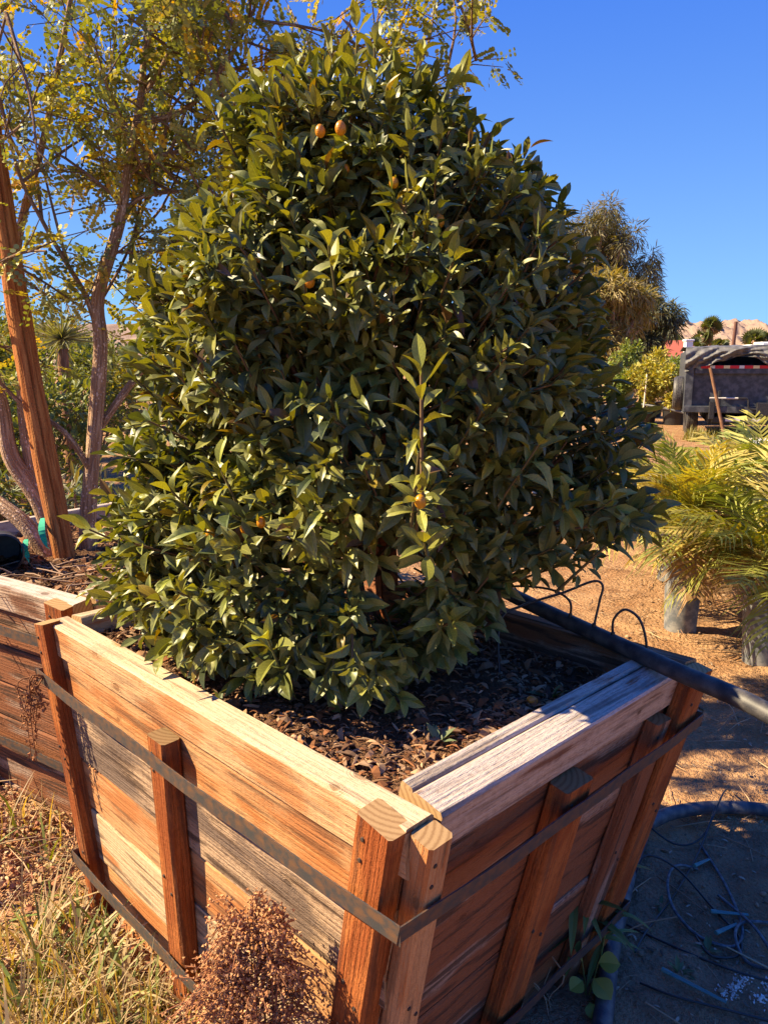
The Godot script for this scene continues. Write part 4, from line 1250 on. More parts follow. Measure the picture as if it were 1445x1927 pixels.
func make_irrigation() -> void:
	# supply pipe over the back of the near box
	var t := thing("irrigation_pipe", "black plastic irrigation pipe laid across the right rail with thin loops of tubing", "pipe", Vector3(0.6, 0.815, -1.54))
	var mb := MB.new()
	var p := curve([Vector3(0.29, 0.845, -2.10), Vector3(0.385, 0.832, -1.93), Vector3(0.603, 0.815, -1.54), Vector3(0.72, 0.806, -1.33), Vector3(0.95, 0.72, -0.95), Vector3(1.25, 0.40, -0.5), Vector3(1.5, 0.06, -0.1), Vector3(1.7, 0.03, 0.4)], 6)
	mb.tube(p, radii(0.019, 0.019, p.size()), 16)
	part("pipe", mb.mesh(), M.hose, t)
	for q in [[Vector3(0.452, 0.845, -1.80), Vector3(0.447, 0.885, -1.80), Vector3(0.40, 0.905, -1.83), Vector3(0.30, 0.90, -1.86), Vector3(0.22, 0.86, -1.86), Vector3(0.20, 0.76, -1.82)],
			[Vector3(0.492, 0.842, -1.735), Vector3(0.505, 0.90, -1.745), Vector3(0.512, 0.935, -1.75), Vector3(0.49, 0.945, -1.755), Vector3(0.42, 0.915, -1.76), Vector3(0.33, 0.885, -1.76), Vector3(0.27, 0.86, -1.72), Vector3(0.265, 0.74, -1.68)],
			[Vector3(0.522, 0.838, -1.685), Vector3(0.522, 0.875, -1.685), Vector3(0.545, 0.90, -1.68), Vector3(0.575, 0.88, -1.665), Vector3(0.59, 0.82, -1.655), Vector3(0.582, 0.755, -1.655), Vector3(0.55, 0.722, -1.65), Vector3(0.42, 0.735, -1.60), Vector3(0.28, 0.742, -1.55), Vector3(0.22, 0.74, -1.60)]]:
		mb = MB.new()
		var cv := curve(q, 7)
		mb.tube(cv, radii(0.0031, 0.0031, cv.size()), 6)
		mb.lathe([Vector2(0.0, -0.006), Vector2(0.006, -0.006), Vector2(0.0045, 0.007), Vector2(0, 0.008)], 8, Color.WHITE, q[0])
		part("micro_tube", mb.mesh(), M.black, t)
	# hose on the ground, kinked
	t = thing("ground_hose", "dusty dark hose kinked on the ground beside the right side of the box", "hose", Vector3(0.8, 0, -2.15))
	mb = MB.new()
	p = curve([Vector3(0.30, 0.03, -1.0), Vector3(0.40, 0.03, -1.25), Vector3(0.482, 0.03, -1.47), Vector3(0.57, 0.032, -1.70), Vector3(0.69, 0.034, -1.96), Vector3(0.765, 0.04, -2.10), Vector3(0.795, 0.05, -2.165)], 5)
	var rr := radii(0.022, 0.022, p.size())
	rr[-1] = 0.012; rr[-2] = 0.019
	mb.tube(p, rr, 14)
	part("hose_run", mb.mesh(), M.ground_hose, t)
	mb = MB.new()
	p = curve([Vector3(0.792, 0.05, -2.17), Vector3(0.83, 0.047, -2.19), Vector3(0.93, 0.04, -2.255), Vector3(1.08, 0.035, -2.29), Vector3(1.25, 0.035, -2.27), Vector3(1.6, 0.035, -2.15), Vector3(2.1, 0.03, -1.9)], 5)
	rr = radii(0.021, 0.021, p.size())
	rr[0] = 0.011; rr[1] = 0.018
	mb.tube(p, rr, 14)
	part("hose_run", mb.mesh(), M.ground_hose, t)
	# thin tubing strewn on the ground
	var g := func(x: float, z: float, up := 0.012) -> Vector3: return Vector3(x, ground_y(x, z) + up, z)
	var coils := [
		["loop of thin black tubing arching from the hose across the shaded ground", [g.call(0.69, -1.92), g.call(0.74, -1.98, 0.06), g.call(0.82, -1.95, 0.05), g.call(0.88, -1.84), g.call(0.90, -1.73), g.call(0.87, -1.67), g.call(0.80, -1.66), g.call(0.79, -1.73)], 0.003, M.black],
		["thin black tube running straight over the ground to the right edge", [g.call(0.63, -1.78), g.call(0.72, -1.70), g.call(0.82, -1.62), g.call(0.93, -1.56), g.call(1.1, -1.5)], 0.003, M.black],
		["thin black tube laid from the hose toward the bottom edge", [g.call(0.60, -1.58), g.call(0.66, -1.53), g.call(0.75, -1.49), g.call(0.86, -1.46)], 0.003, M.black],
		["thin black tube crossing the hose bend from the box corner", [g.call(0.78, -2.20, 0.06), g.call(0.88, -2.13, 0.02), g.call(0.98, -2.16, 0.03), g.call(1.10, -2.30, 0.07), g.call(1.18, -2.42)], 0.003, M.black],
		["long thin black tube slanting from the hose bend to the box", [g.call(1.06, -2.26, 0.062), g.call(0.95, -2.10, 0.03), g.call(0.80, -1.90), g.call(0.68, -1.76), g.call(0.62, -1.68)], 0.003, M.black],
		["large open loop of grey tubing on the shaded ground", [g.call(0.91, -2.02), g.call(0.84, -2.00, 0.02), g.call(0.79, -1.93, 0.03), g.call(0.77, -1.84, 0.02), g.call(0.79, -1.75), g.call(0.83, -1.70), g.call(0.88, -1.70), g.call(0.93, -1.78), g.call(0.96, -1.95), g.call(0.97, -2.15)], 0.0042, M.tube],
		["small closed loop of grey tubing near the right edge", [g.call(1.15, -1.80), g.call(1.0, -1.79), g.call(0.93, -1.78, 0.02), g.call(0.885, -1.72, 0.02), g.call(0.88, -1.65), g.call(0.92, -1.62), g.call(0.95, -1.66), g.call(0.95, -1.76, 0.02), g.call(0.92, -1.9)], 0.0042, M.tube]]
	for q in coils:
		mb = MB.new()
		var cv := curve(q[1], 7)
		mb.tube(cv, radii(q[2], q[2], cv.size()), 6)
		var o := part("drip_tube", mb.mesh(), q[3], self)
		tag(o, q[0], "tube", "thin drip tubes on the ground")
	# teal stake emitters
	for q in [["pale teal plastic drip stake at the top of the grey loop", Vector3(0.90, 0, -2.015), Vector3(0.96, 0, -2.06)], ["pale teal plastic drip stake where the loops meet", Vector3(0.845, 0, -1.735), Vector3(0.915, 0, -1.775)], ["grey-green plastic drip stake lying alone beyond the small loop", Vector3(0.87, 0, -1.82), Vector3(0.96, 0, -1.81)], ["long teal drip stake lying low on the dark ground", Vector3(0.665, 0, -1.60), Vector3(0.765, 0, -1.50)]]:
		mb = MB.new()
		var a: Vector3 = g.call(q[1].x, q[1].z, 0.02); var b: Vector3 = g.call(q[2].x, q[2].z, 0.02)
		var dd := b - a
		for k in 3:
			var of := dd.cross(Vector3.UP).normalized() * (k - 1) * 0.004
			mb.tube([a + of, b + of * (1.0 if k == 1 else 0.6)], [0.0025, 0.002], 5)
		mb.tube([a - dd * 0.05, a + dd * 0.12], [0.006, 0.006], 6)
		var o := part("drip_stake", mb.mesh(), M.teal, self)
		tag(o, q[0], "drip stake", "teal drip stakes")

func make_litter_and_weeds() -> void:
	rng.seed = 99
	# a sheltering test: keep clear of the boxes
	var in_box := func(x: float, z: float) -> bool:
		var p := Vector2(x, z) - Vector2(0.036, -1.003)
		var a := p.dot(Vector2(-0.70, -0.714)); var b := p.dot(Vector2(0.714, -0.70))
		if a > 0.10 and a < 1.22 and b > 0.03 and b < 0.85:
			return true
		var q := Vector2(x, z) - Vector2(-0.86, -2.07)
		a = q.dot(Vector2(-0.833, -0.553)); b = q.dot(Vector2(0.553, -0.833))
		return a > 0.05 and a < 1.25 and b > 0.08 and b < 1.1
	var chips := [chip_shape(0.3, 0.1), chip_shape(0.6, 0.3)]
	# dry litter left (russet) and right (pale chips on earth)
	for s in 2:
		var xs := []; var cs := []
		var rus := [Color(0.34, 0.13, 0.055), Color(0.45, 0.23, 0.10), Color(0.24, 0.085, 0.04), Color(0.48, 0.33, 0.18), Color(0.38, 0.17, 0.08)]
		while xs.size() < 14000:
			var x := rf(-2.4, 0.0); var z := rf(-3.0, -0.75)
			if in_box.call(x, z) or rng.randf() > 0.55 + N1.get_noise_2d(x * 120, z * 120):
				continue
			var B := Basis(Vector3.UP, rf(0, TAU)) * Basis(Vector3(1, 0, 0), rf(-1.2, 1.2)) * Basis(Vector3(0, 0, 1), rf(-0.9, 0.9))
			xs.append(Transform3D(B.scaled(Vector3.ONE * rf(0.007, 0.024)), Vector3(x, ground_y(x, z) + rf(0.0, 0.05) * rng.randf(), z)))
			cs.append((rus[rng.randi() % 5] as Color) * rf(0.6, 1.25))
		var o := scatter("leaf_litter", chips[s].mesh(), M.dry, xs, cs, self)
		tag(o, ["russet dry leaf litter strewn on the ground left of the box", "curled dry leaf fragments among the weeds left of the box"][s], "leaf litter")
	var xs := []; var cs := []
	var pal := [Color(0.30, 0.22, 0.15), Color(0.42, 0.33, 0.23), Color(0.14, 0.09, 0.06), Color(0.22, 0.13, 0.08)]
	while xs.size() < 7500:
		var x := rf(0.15, 3.2); var z := -pow(rf(0.6, 2.35), 2.0)
		if in_box.call(x, z):
			continue
		var B := Basis(Vector3.UP, rf(0, TAU)) * Basis(Vector3(1, 0, 0), rf(-0.5, 0.5))
		xs.append(Transform3D(B.scaled(Vector3.ONE * rf(0.005, 0.022)), Vector3(x, ground_y(x, z) + 0.009, z)))
		cs.append((pal[rng.randi() % 4] as Color) * rf(0.6, 1.2))
	var o := scatter("wood_chips", chips[0].mesh(), M.chip, xs, cs, self)
	tag(o, "small wood chips and straw bits scattered over the bare ground on the right", "wood chips")
	# pebbles and clods
	var peb := MB.new()
	peb.lathe([Vector2(0, -0.35), Vector2(0.38, -0.22), Vector2(0.5, 0.02), Vector2(0.36, 0.26), Vector2(0, 0.36)], 6)
	xs = []; cs = []
	while xs.size() < 3400:
		var x := rf(0.2, 3.4); var z := -pow(rf(0.6, 2.5), 2.0)
		if in_box.call(x, z):
			continue
		var s := 0.003 + 0.016 * pow(rng.randf(), 4.0)
		xs.append(Transform3D((Basis(Vector3.UP, rf(0, TAU)) * Basis(Vector3(1, 0, 0), rf(-0.5, 0.5))).scaled_local(Vector3(s * rf(0.8, 1.6), s, s * rf(0.8, 1.3))), Vector3(x, ground_y(x, z) + 0.009, z)))
		cs.append(Color(0.36, 0.22, 0.125).lerp(Color(0.22, 0.14, 0.085), rng.randf()) * rf(0.7, 1.2))
	o = scatter("pebbles", peb.mesh(), M.chip, xs, cs, self)
	tag(o, "small pebbles and earth clods scattered over the bare ground", "pebbles")
	# straw stems
	var stick := MB.new()
	stick.tube([Vector3(-0.5, 0, 0), Vector3(0, 0.04, 0.02), Vector3(0.5, 0, 0)], [0.011, 0.012, 0.006], 4, Color.WHITE, null, 0, false)
	xs = []; cs = []
	while xs.size() < 1900:
		var left := rng.randf() < 0.62
		var x := rf(-2.3, -0.1) if left else rf(0.4, 3.0); var z := rf(-2.9, -0.8) if left else rf(-5.5, -1.2)
		if in_box.call(x, z):
			continue
		var B := Basis(Vector3.UP, rf(0, TAU)) * Basis(Vector3(0, 0, 1), rf(-0.1, 0.5) if left else rf(-0.05, 0.05))
		xs.append(Transform3D(B.scaled(Vector3.ONE * rf(0.05, 0.20)), Vector3(x, ground_y(x, z) + (rf(0.01, 0.06) if left else 0.012), z)))
		cs.append(Color(0.52, 0.38, 0.22).lerp(Color(0.36, 0.19, 0.11), rng.randf()) * rf(0.6, 1.15))
	o = scatter("straw", stick.mesh(), M.chip, xs, cs, self)
	tag(o, "dry straw stems lying and leaning across the ground", "straw")
	# green and straw-coloured grass left of the box
	for s in 3:
		xs = []; cs = []
		var bl := blade_shape([0.35, 0.8, 0.15][s], [0.026, 0.034, 0.015][s])
		var clumps := []
		for k in 34:   # along the foot of the left face
			var f := rf(0.08, 0.72)
			var q := Vector2(-0.84, -1.90).lerp(Vector2(-0.02, -1.06), f) + Vector2(-0.714, 0.70) * rf(0.07, 0.30)
			clumps.append(q)
		for k in 60:
			clumps.append(Vector2(rf(-0.85, -0.30), rf(-1.6, -0.95)) if k < 46 else Vector2(rf(-1.9, -0.6), rf(-2.5, -1.3)))
		while xs.size() < [850, 850, 1200][s]:
			var c: Vector2 = clumps[rng.randi() % clumps.size()]
			var x := c.x + rng.randfn(0, 0.055); var z := c.y + rng.randfn(0, 0.055)
			if in_box.call(x, z):
				continue
			var B := Basis(Vector3.UP, rf(0, TAU)) * Basis(Vector3(0, 0, 1), rf(-1.1, 0.3))
			xs.append(Transform3D(B.scaled(Vector3.ONE * rf(0.05, 0.21)), Vector3(x, ground_y(x, z), z)))
			var col := Color(0.24, 0.27, 0.06).lerp(Color(0.13, 0.19, 0.04), rng.randf()) if rng.randf() < [0.5, 0.35, 0.08][s] else Color(0.50, 0.37, 0.19)
			cs.append(col * rf(0.7, 1.2))
		o = scatter("grass", bl.mesh(), M.leaf, xs, cs, self)
		tag(o, ["upright green grass blades growing left of the box", "arching green and straw grass blades left of the box", "fine dry grass stalks left of the box"][s], "grass")
	# small-leaved ground weeds
	var lf := leaf_shape(0.6, 0.2, 0.3, 3)
	xs = []; cs = []
	while xs.size() < 4200:
		var x := rf(-2.3, -0.2); var z := rf(-2.9, -0.85)
		if in_box.call(x, z) or N1.get_noise_2d(x * 150 + 70, z * 150) < -0.05:
			continue
		xs.append(Transform3D(frame_of(rdir() + Vector3(0, 0.4, 0), Vector3.UP + rdir() * 0.8, rf(0.008, 0.02)), Vector3(x, ground_y(x, z) + rf(0.005, 0.045), z)))
		cs.append((Color(0.30, 0.29, 0.11) if rng.randf() < 0.45 else Color(0.46, 0.34, 0.15)) * rf(0.7, 1.2))
	o = scatter("ground_cover", lf.mesh(), M.leaf, xs, cs, self)
	tag(o, "low small-leaved weeds covering the ground left of the boxes", "ground cover")
	# dusty pale rosette weed in the corner
	var t := thing("dusty_weed", "dusty pale green broad-leaved weed at the bottom left corner", "weed", Vector3(-0.66, 0.02, -1.20))
	var wl := leaf_shape(0.85, 0.3, 0.5, 5)
	for k in 13:
		var mb := MB.new()
		var d := rdir(); d.y = absf(d.y) * 0.6 + 0.15
		mb.add(wl, Transform3D(frame_of(d, Vector3.UP + rdir() * 0.4, rf(0.05, 0.085)), Vector3(-0.66 + rf(-0.05, 0.05), 0.06 + rf(0, 0.06), -1.20 + rf(-0.05, 0.05))), Color(0.36, 0.36, 0.20) * rf(0.8, 1.15))
		part("leaf", mb.mesh(), M.leaf, t)
	# the big russet dock gone to seed against the left face
	t = thing("seeding_weed", "dense russet dried weed gone to seed against the left face of the box", "weed", Vector3(-0.24, 0.0, -1.10))
	var sd := seed_shape()
	var stems := MB.new(); var seeds := MB.new()
	var off := func(p: Vector3) -> Vector3:   # keep in front of the timber
		var pn := (Vector2(p.x, p.z) - Vector2(0.036, -1.003)).dot(Vector2(0.714, -0.70))
		return p + Vector3(-0.714, 0, 0.70) * (pn + 0.02) if pn > -0.02 else p
	var apex := Vector3(-0.215, 0.57, -1.12); var foot := Vector3(-0.215, 0.0, -1.08)
	for k in 7:
		var e := foot.lerp(apex, rf(0.75, 1.0)) + Vector3(rf(-0.06, 0.06), 0, rf(-0.04, 0.04))
		stems.tube([foot + Vector3(rf(-0.03, 0.03), 0, rf(-0.03, 0.03)), off.call(foot.lerp(e, 0.5) + rdir() * 0.02), off.call(e)], [0.004, 0.003, 0.0015], 5, Color(0.24, 0.10, 0.05), null, 0, false)
	for k in 420:
		var h := 0.08 + 0.47 * pow(rng.randf(), 0.9)
		var R := 0.035 + 0.34 * (1.0 - h / 0.60)
		var a := rf(0, TAU)
		var d := Vector3(cos(a), 0, sin(a) * 0.62)
		var s0 := foot.lerp(apex, h / 0.57) + d * 0.012
		var s2 := s0 + d * R * rf(0.45, 1.05) + Vector3(0, rf(-0.10, 0.04), 0)
		var s1 := s0.lerp(s2, 0.5) + Vector3(0, rf(0.01, 0.045), 0)
		var cv := curve([off.call(s0), off.call(s1), off.call(s2)], 5)
		stems.tube(cv, radii(0.0016, 0.0008, cv.size()), 3, Color(0.28, 0.12, 0.06), null, 0, false)
		for q in 34:
			var f := 0.15 + 0.85 * rng.randf()
			var pt: Vector3 = cv[int(f * (cv.size() - 1.01))].lerp(cv[int(f * (cv.size() - 1.01)) + 1], rng.randf()) + rdir() * rf(0.001, 0.017)
			seeds.add(sd, Transform3D(Basis(rdir(), rf(0, 6)).scaled(Vector3.ONE * rf(0.0021, 0.0043)), pt), Color(0.40, 0.17, 0.07).lerp(Color(0.56, 0.32, 0.15), rng.randf()) * rf(0.65, 1.15))
	part("stems", stems.mesh(), M.chip, t)
	stuff(part("seed_heads", seeds.mesh(), M.chip, t))
	# weeds at the right foot of the box
	t = thing("lance_leaf_weed", "green grassy weed with lance-shaped leaves at the right foot of the box", "weed", Vector3(0.50, 0.0, -1.66))
	var ll := leaf_shape(0.13, 0.5, 0.3, 6)
	var st := MB.new()
	for k in 6:
		var a := Vector3(0.49 + rf(-0.03, 0.03), 0, -1.64 + rf(-0.03, 0.03))
		var b := a + Vector3(rf(-0.06, 0.05), rf(0.15, 0.30), rf(-0.02, 0.06))
		st.tube([a, a.lerp(b, 0.5) + rdir() * 0.015, b], [0.0028, 0.002, 0.0012], 5, Color(0.17, 0.2, 0.06))
		for j in 4:
			var mb := MB.new()
			var d := Vector3(rf(-1, 1), rf(0.1, 0.9), rf(-0.3, 1)).normalized()
			mb.add(ll, Transform3D(frame_of(d, Vector3.UP, rf(0.09, 0.17)), a.lerp(b, rf(0.25, 1.0))), Color(0.15, 0.21, 0.06) * rf(0.7, 1.25))
			part("leaf", mb.mesh(), M.leaf, t)
	part("stems", st.mesh(), M.chip, t)
	t = thing("heart_leaf_weed", "yellow-green broad-leaved sprout beside the hose at the bottom", "weed", Vector3(0.475, 0.0, -1.55))
	var hl := leaf_shape(0.95, 0.25, 0.3, 6)
	for q in [[Vector3(0.45, 0.12, -1.55), Vector3(-0.3, 0.9, 0.5), 0.045], [Vector3(0.49, 0.10, -1.55), Vector3(0.8, 0.25, 0.3), 0.05], [Vector3(0.475, 0.075, -1.53), Vector3(0.5, -0.1, 0.8), 0.055], [Vector3(0.45, 0.07, -1.53), Vector3(-0.8, 0.0, 0.6), 0.04], [Vector3(0.46, 0.04, -1.50), Vector3(0.1, -0.3, 0.9), 0.035]]:
		var mb := MB.new()
		mb.add(hl, Transform3D(frame_of(q[1], Vector3(0, 1, 0.6), q[2]), q[0]), Color(0.27, 0.30, 0.05).lerp(Color(0.30, 0.24, 0.05), rf(0, 0.6)))
		mb.tube([Vector3(0.47, 0, -1.55), (q[0] as Vector3).lerp(Vector3(0.47, 0, -1.55), 0.4), q[0]], [0.002, 0.0018, 0.0013], 4, Color(0.2, 0.2, 0.06))
		part("leaf", mb.mesh(), M.leaf, t)
	for q in [[0.80, -1.68, "small grey-green seedling inside the grey tubing loop"], [0.70, -1.61, "small star-shaped seedling beside the long teal stake"], [0.28, -1.47, "small green seedling at the bottom edge below the right face"], [0.745, -1.86, "small pale seedling left of the large grey loop"]]:
		t = thing("ground_seedling", q[2], "weed", Vector3(q[0], ground_y(q[0], q[1]), q[1]), "seedlings on the shaded ground")
		var mb := MB.new()
		for k in 8:
			var d := rdir(); d.y = absf(d.y) * 0.5 + 0.2
			mb.add(leaf_shape(0.3, 0.2, 0.3, 3), Transform3D(frame_of(d, Vector3.UP, rf(0.025, 0.045)), t.position), Color(0.13, 0.18, 0.08) * rf(0.8, 1.2))
		part("leaves", mb.mesh(), M.leaf, t)
	# roots and pale crumbs
	for q in [[Vector3(0.30, 0.10, -1.53), "pale dry root dangling below the right face"], [Vector3(0.36, 0.13, -1.58), "reddish dry root hanging beside the pale one"]]:
		var mb := MB.new()
		for k in 4:
			var a: Vector3 = q[0]
			var b := a + Vector3(rf(-0.03, 0.06), -0.05, rf(0, 0.05)); var c := b + Vector3(rf(-0.04, 0.05), -0.05, rf(0, 0.06))
			var cv := curve([a, b, c, c + Vector3(rf(-0.05, 0.05), -0.03, 0.03)], 4)
			mb.tube(cv, radii(0.0022, 0.001, cv.size()), 4, Color(0.36, 0.22, 0.13))
		tag(part("dry_root", mb.mesh(), M.chip, self), q[1], "root")
	xs = []; cs = []
	for k in 230:
		var c: Vector2 = [Vector2(0.815, -1.56), Vector2(0.86, -1.53), Vector2(0.84, -1.585), Vector2(0.90, -1.565), Vector2(0.79, -1.55)][rng.randi() % 5]
		var x := c.x + rng.randfn(0, 0.011); var z := c.y + rng.randfn(0, 0.011)
		xs.append(Transform3D(Basis(rdir(), rf(0, 6)).scaled(Vector3.ONE * rf(0.002, 0.0055)), Vector3(x, ground_y(x, z) + rf(0.002, 0.008), z)))
		cs.append(Color(0.72, 0.68, 0.62) * rf(0.8, 1.1))
	o = scatter("perlite", sd.mesh(), M.chip, xs, cs, self)
	tag(o, "white perlite crumbs spilled on the dark ground at lower right", "perlite")

func make_right_background() -> void:
	rng.seed = 1234
	# potted feather palms
	var fs := []
	for k in 4:
		fs.append(frond_shape([0.3, 0.5, 0.7, 0.95][k], 24, 300 + k))
	var pal := [Color(0.34, 0.35, 0.06), Color(0.44, 0.40, 0.075), Color(0.24, 0.28, 0.055), Color(0.52, 0.42, 0.11)]
	var fm := {}
	for q in [[Vector3(1.64, 0, -4.10), 0.105, 0.44, 0.50, "potted feather palm in a grey pot, nearest the kumquat", 26], [Vector3(1.86, 0, -3.62), 0.11, 0.36, 0.50, "potted feather palm in a grey pot at the right edge", 26], [Vector3(2.25, 0, -4.35), 0.11, 0.40, 0.55, "potted feather palm standing behind the two front palms", 26], [Vector3(1.98, 0, -5.15), 0.12, 0.34, 0.40, "potted feather palm in a blue-grey pot in the second row", 24], [Vector3(2.55, 0, -5.3), 0.12, 0.34, 0.44, "potted feather palm in the second row at the right edge", 24], [Vector3(3.3, 0, -6.3), 0.12, 0.28, 0.45, "potted feather palm behind the group by the right edge", 20]]:
		var at: Vector3 = q[0]
		var t := potted("potted_palm", q[4], "palm", at, q[1], q[2], M.grey_pot, "potted feather palms")
		var head: Vector3 = at + Vector3(0, float(q[2]) + 0.16, 0)
		var tr := MB.new()
		tr.tube([at + Vector3(0, float(q[2]) * 0.8, 0), head], [0.035, 0.03], 8)
		part("trunk", tr.mesh(), M.trunk, t)
		for k in int(q[5]) + 16:
			var a := TAU * k / float(q[5]) * 3.0 + rf(-0.2, 0.2)
			var el := rf(-0.12, 1.28)
			var d := Vector3(cos(a) * cos(el), sin(el), sin(a) * cos(el))
			var v := rng.randi() % 4; var ci := rng.randi() % 4
			if el < 0.1 and rng.randf() < 0.3:
				ci = 4
			var key := v * 10 + ci
			if not fm.has(key):
				var one := MB.new()
				one.add(fs[v], Transform3D.IDENTITY, pal[ci] if ci < 4 else Color(0.40, 0.25, 0.11))
				fm[key] = one.mesh()
			put("frond", fm[key], Transform3D(frame_of(d, Vector3.UP, float(q[3]) * 1.22 * rf(0.75, 1.15)), head), t, M.leaf)
	# black pots with sparse shrubs behind the kumquat
	var small := leaf_shape(0.4, 0.2, 0.3, 3)
	for q in [[Vector3(1.95, 0, -6.5), "black pot with a sparse thorny shrub behind the kumquat"], [Vector3(2.32, 0, -6.75), "black pot with a thin shrub next to the palms"], [Vector3(1.5, 0, -6.7), "black pot with a low shrub partly hidden by the kumquat"]]:
		var t := potted("potted_shrub", q[1], "shrub", q[0], 0.19, 0.36, M.black, "black pots behind the kumquat")
		bush(t, q[0] + Vector3(0, 0.62, 0), Vector3(0.24, 0.24, 0.24), 420, 0.035, [Color(0.12, 0.13, 0.05), Color(0.2, 0.15, 0.06)], small, 10, 0.0, q[0] + Vector3(0, 0.3, 0))
	# row of potted hedge plants
	var wide := leaf_shape(0.5, 0.2, 0.3, 3)
	var k := 0
	for q in [[6.05, -20.6, 1.5, 0], [6.75, -20.2, 1.65, 1], [7.35, -19.7, 1.35, 1], [8.0, -20.8, 1.75, 0], [8.6, -20.0, 1.6, 1], [5.3, -21.2, 1.6, 1], [7.0, -22.6, 2.15, 0], [7.9, -23.0, 1.9, 1], [9.4, -21.0, 1.6, 0]]:
		var at := Vector3(q[0], 0, q[1])
		var t := potted("hedge_plant", ["potted green hedge shrub", "potted yellow-green hedge shrub"][q[3]] + [" half behind the kumquat, farthest left of the row", " at the front of the row, second from left", " nearest the trailer tyre", " behind the trailer corner", " hidden by the trailer side", " at the left end behind the kumquat edge", ", tall, behind the front row", ", tall, next to the white post", " at the far right behind the trailer"][k], "shrub", at, 0.32, 0.42, M.black, "potted hedge shrubs in a row")
		var cs := [Color(0.20, 0.26, 0.06), Color(0.26, 0.31, 0.08)] if q[3] == 0 else [Color(0.42, 0.38, 0.07), Color(0.33, 0.34, 0.07), Color(0.52, 0.43, 0.09)]
		bush(t, at + Vector3(0, 0.42 + (float(q[2]) - 0.3) * 0.5, 0), Vector3(0.5, (float(q[2]) - 0.3) * 0.55, 0.5), 2100, 0.105, cs, wide, 22, 0.0, at + Vector3(0, 0.35, 0))
		k += 1
	# loose drip lines and a white stake on the pots
	var mb := MB.new()
	mb.tube(curve([Vector3(5.6, 0.46, -20.1), Vector3(6.3, 0.52, -19.9), Vector3(6.9, 0.44, -19.5), Vector3(7.5, 0.30, -19.2)], 5), radii(0.03, 0.03, 16), 6)
	tag(part("drip_line", mb.mesh(), M.grey_pot, self), "pale drip line lying over the rims of the hedge pots", "hose")
	mb = MB.new()
	mb.tube([Vector3(6.55, 0.35, -19.7), Vector3(6.62, 1.25, -19.8)], [0.022, 0.02], 6, Color(0.62, 0.55, 0.45))
	tag(part("thin_stake", mb.mesh(), M.paint, self), "thin pale bamboo stake in the hedge pots", "stake")
	mb = MB.new()
	mb.box(Vector3(9.6, 1.1, -25.0), Vector3(0.22, 2.25, 0.22), Basis.IDENTITY, Color(0.75, 0.75, 0.73), 0.01)
	mb.box(Vector3(9.6, 2.26, -25.0), Vector3(0.28, 0.06, 0.28), Basis.IDENTITY, Color(0.75, 0.75, 0.73), 0.01)
	tag(part("white_post", mb.mesh(), M.paint, self), "white square post beside the trailer roof", "post")
	# wispy trees
	var strip := MB.new()
	strip.quad(Vector3(0, 0, -0.05), Vector3(0.6, -0.12, -0.06), Vector3(0.6, -0.12, 0.06), Vector3(0, 0, 0.05), Vector3.UP)
	strip.flat(Vector3(0.6, -0.12, -0.06), Vector3(1, -0.35, 0), Vector3(0.6, -0.12, 0.06), Vector3.UP)
	for q in [["wispy_tree", "tall wispy grey-green tree rising behind the kumquat's right side", Vector3(9.6, 0, -38), [[Vector3(10.3, 7.0, -38), Vector3(1.7, 2.6, 2.0), 7000], [Vector3(11.6, 5.2, -38), Vector3(1.9, 2.2, 2), 6500], [Vector3(8.6, 6.0, -38), Vector3(1.8, 2.6, 2), 3600]], [Color(0.17, 0.155, 0.075), Color(0.22, 0.185, 0.09), Color(0.13, 0.13, 0.07)]],
			["wispy_tree", "dark drooping tree at the right end of the tree group", Vector3(11.2, 0, -33), [[Vector3(10.9, 3.1, -33), Vector3(1.5, 1.5, 1.5), 6000], [Vector3(10.0, 2.2, -33), Vector3(1.7, 1.2, 1.5), 4000]], [Color(0.09, 0.10, 0.055), Color(0.12, 0.125, 0.07)]],
			["golden_tree", "golden sunlit feathery tree in front of the dark wispy trees", Vector3(8.6, 0, -30), [[Vector3(8.5, 4.2, -30), Vector3(1.2, 1.1, 1.3), 3000], [Vector3(9.4, 3.6, -30.5), Vector3(1.0, 1.0, 1.2), 2200], [Vector3(7.6, 3.2, -30), Vector3(1.0, 1.5, 1.2), 1800], [Vector3(8.8, 2.3, -30), Vector3(1.5, 1.1, 1.3), 2600]], [Color(0.32, 0.25, 0.075), Color(0.26, 0.23, 0.07), Color(0.36, 0.28, 0.11)]]]:
		var t := thing(q[0], q[1], "tree", q[2])
		var tr := MB.new()
		var b: Vector3 = q[2]
		tr.tube(curve([b - Vector3(0, 0.2, 0), b + Vector3(0.2, 1.5, 0), (q[3][0][0] as Vector3)], 4), radii(0.22, 0.06, 9), 8, Color.WHITE, N2, 0.1)
		part("trunk", tr.mesh(), M.trunk, t)
		for w in q[3]:
			bush(t, w[0], w[1], w[2], 0.34, q[4], strip, 30, 0.9, b + Vector3(0.1, 1.2, 0))
	# skyline: fan palms, pole, house, white roof
	fan_palm("tallest fan palm on the skyline above the trailer", Vector3(45.3, 0, -110), 6.8, 1.5)
	fan_palm("slightly shorter fan palm left of the tallest one", Vector3(44.2, 0, -110), 5.4, 1.4)
	fan_palm("short fan palm farthest left, beside the dark tree", Vector3(32.6, 0, -90), 4.2, 1.35)
	fan_palm("squat bushy fan palm behind the red roof's right end", Vector3(35.2, 0, -90), 3.3, 1.5)
	fan_palm("small slim fan palm between the pole and the tallest palm", Vector3(42.5, 0, -100), 4.2, 1.1)
	fan_palm("fan palm right of the utility pole", Vector3(44.3, 0, -95), 4.6, 1.4)
	fan_palm("fan palm at the right edge of the picture", Vector3(46.2, 0, -95), 4.8, 1.5)
	mb = MB.new()
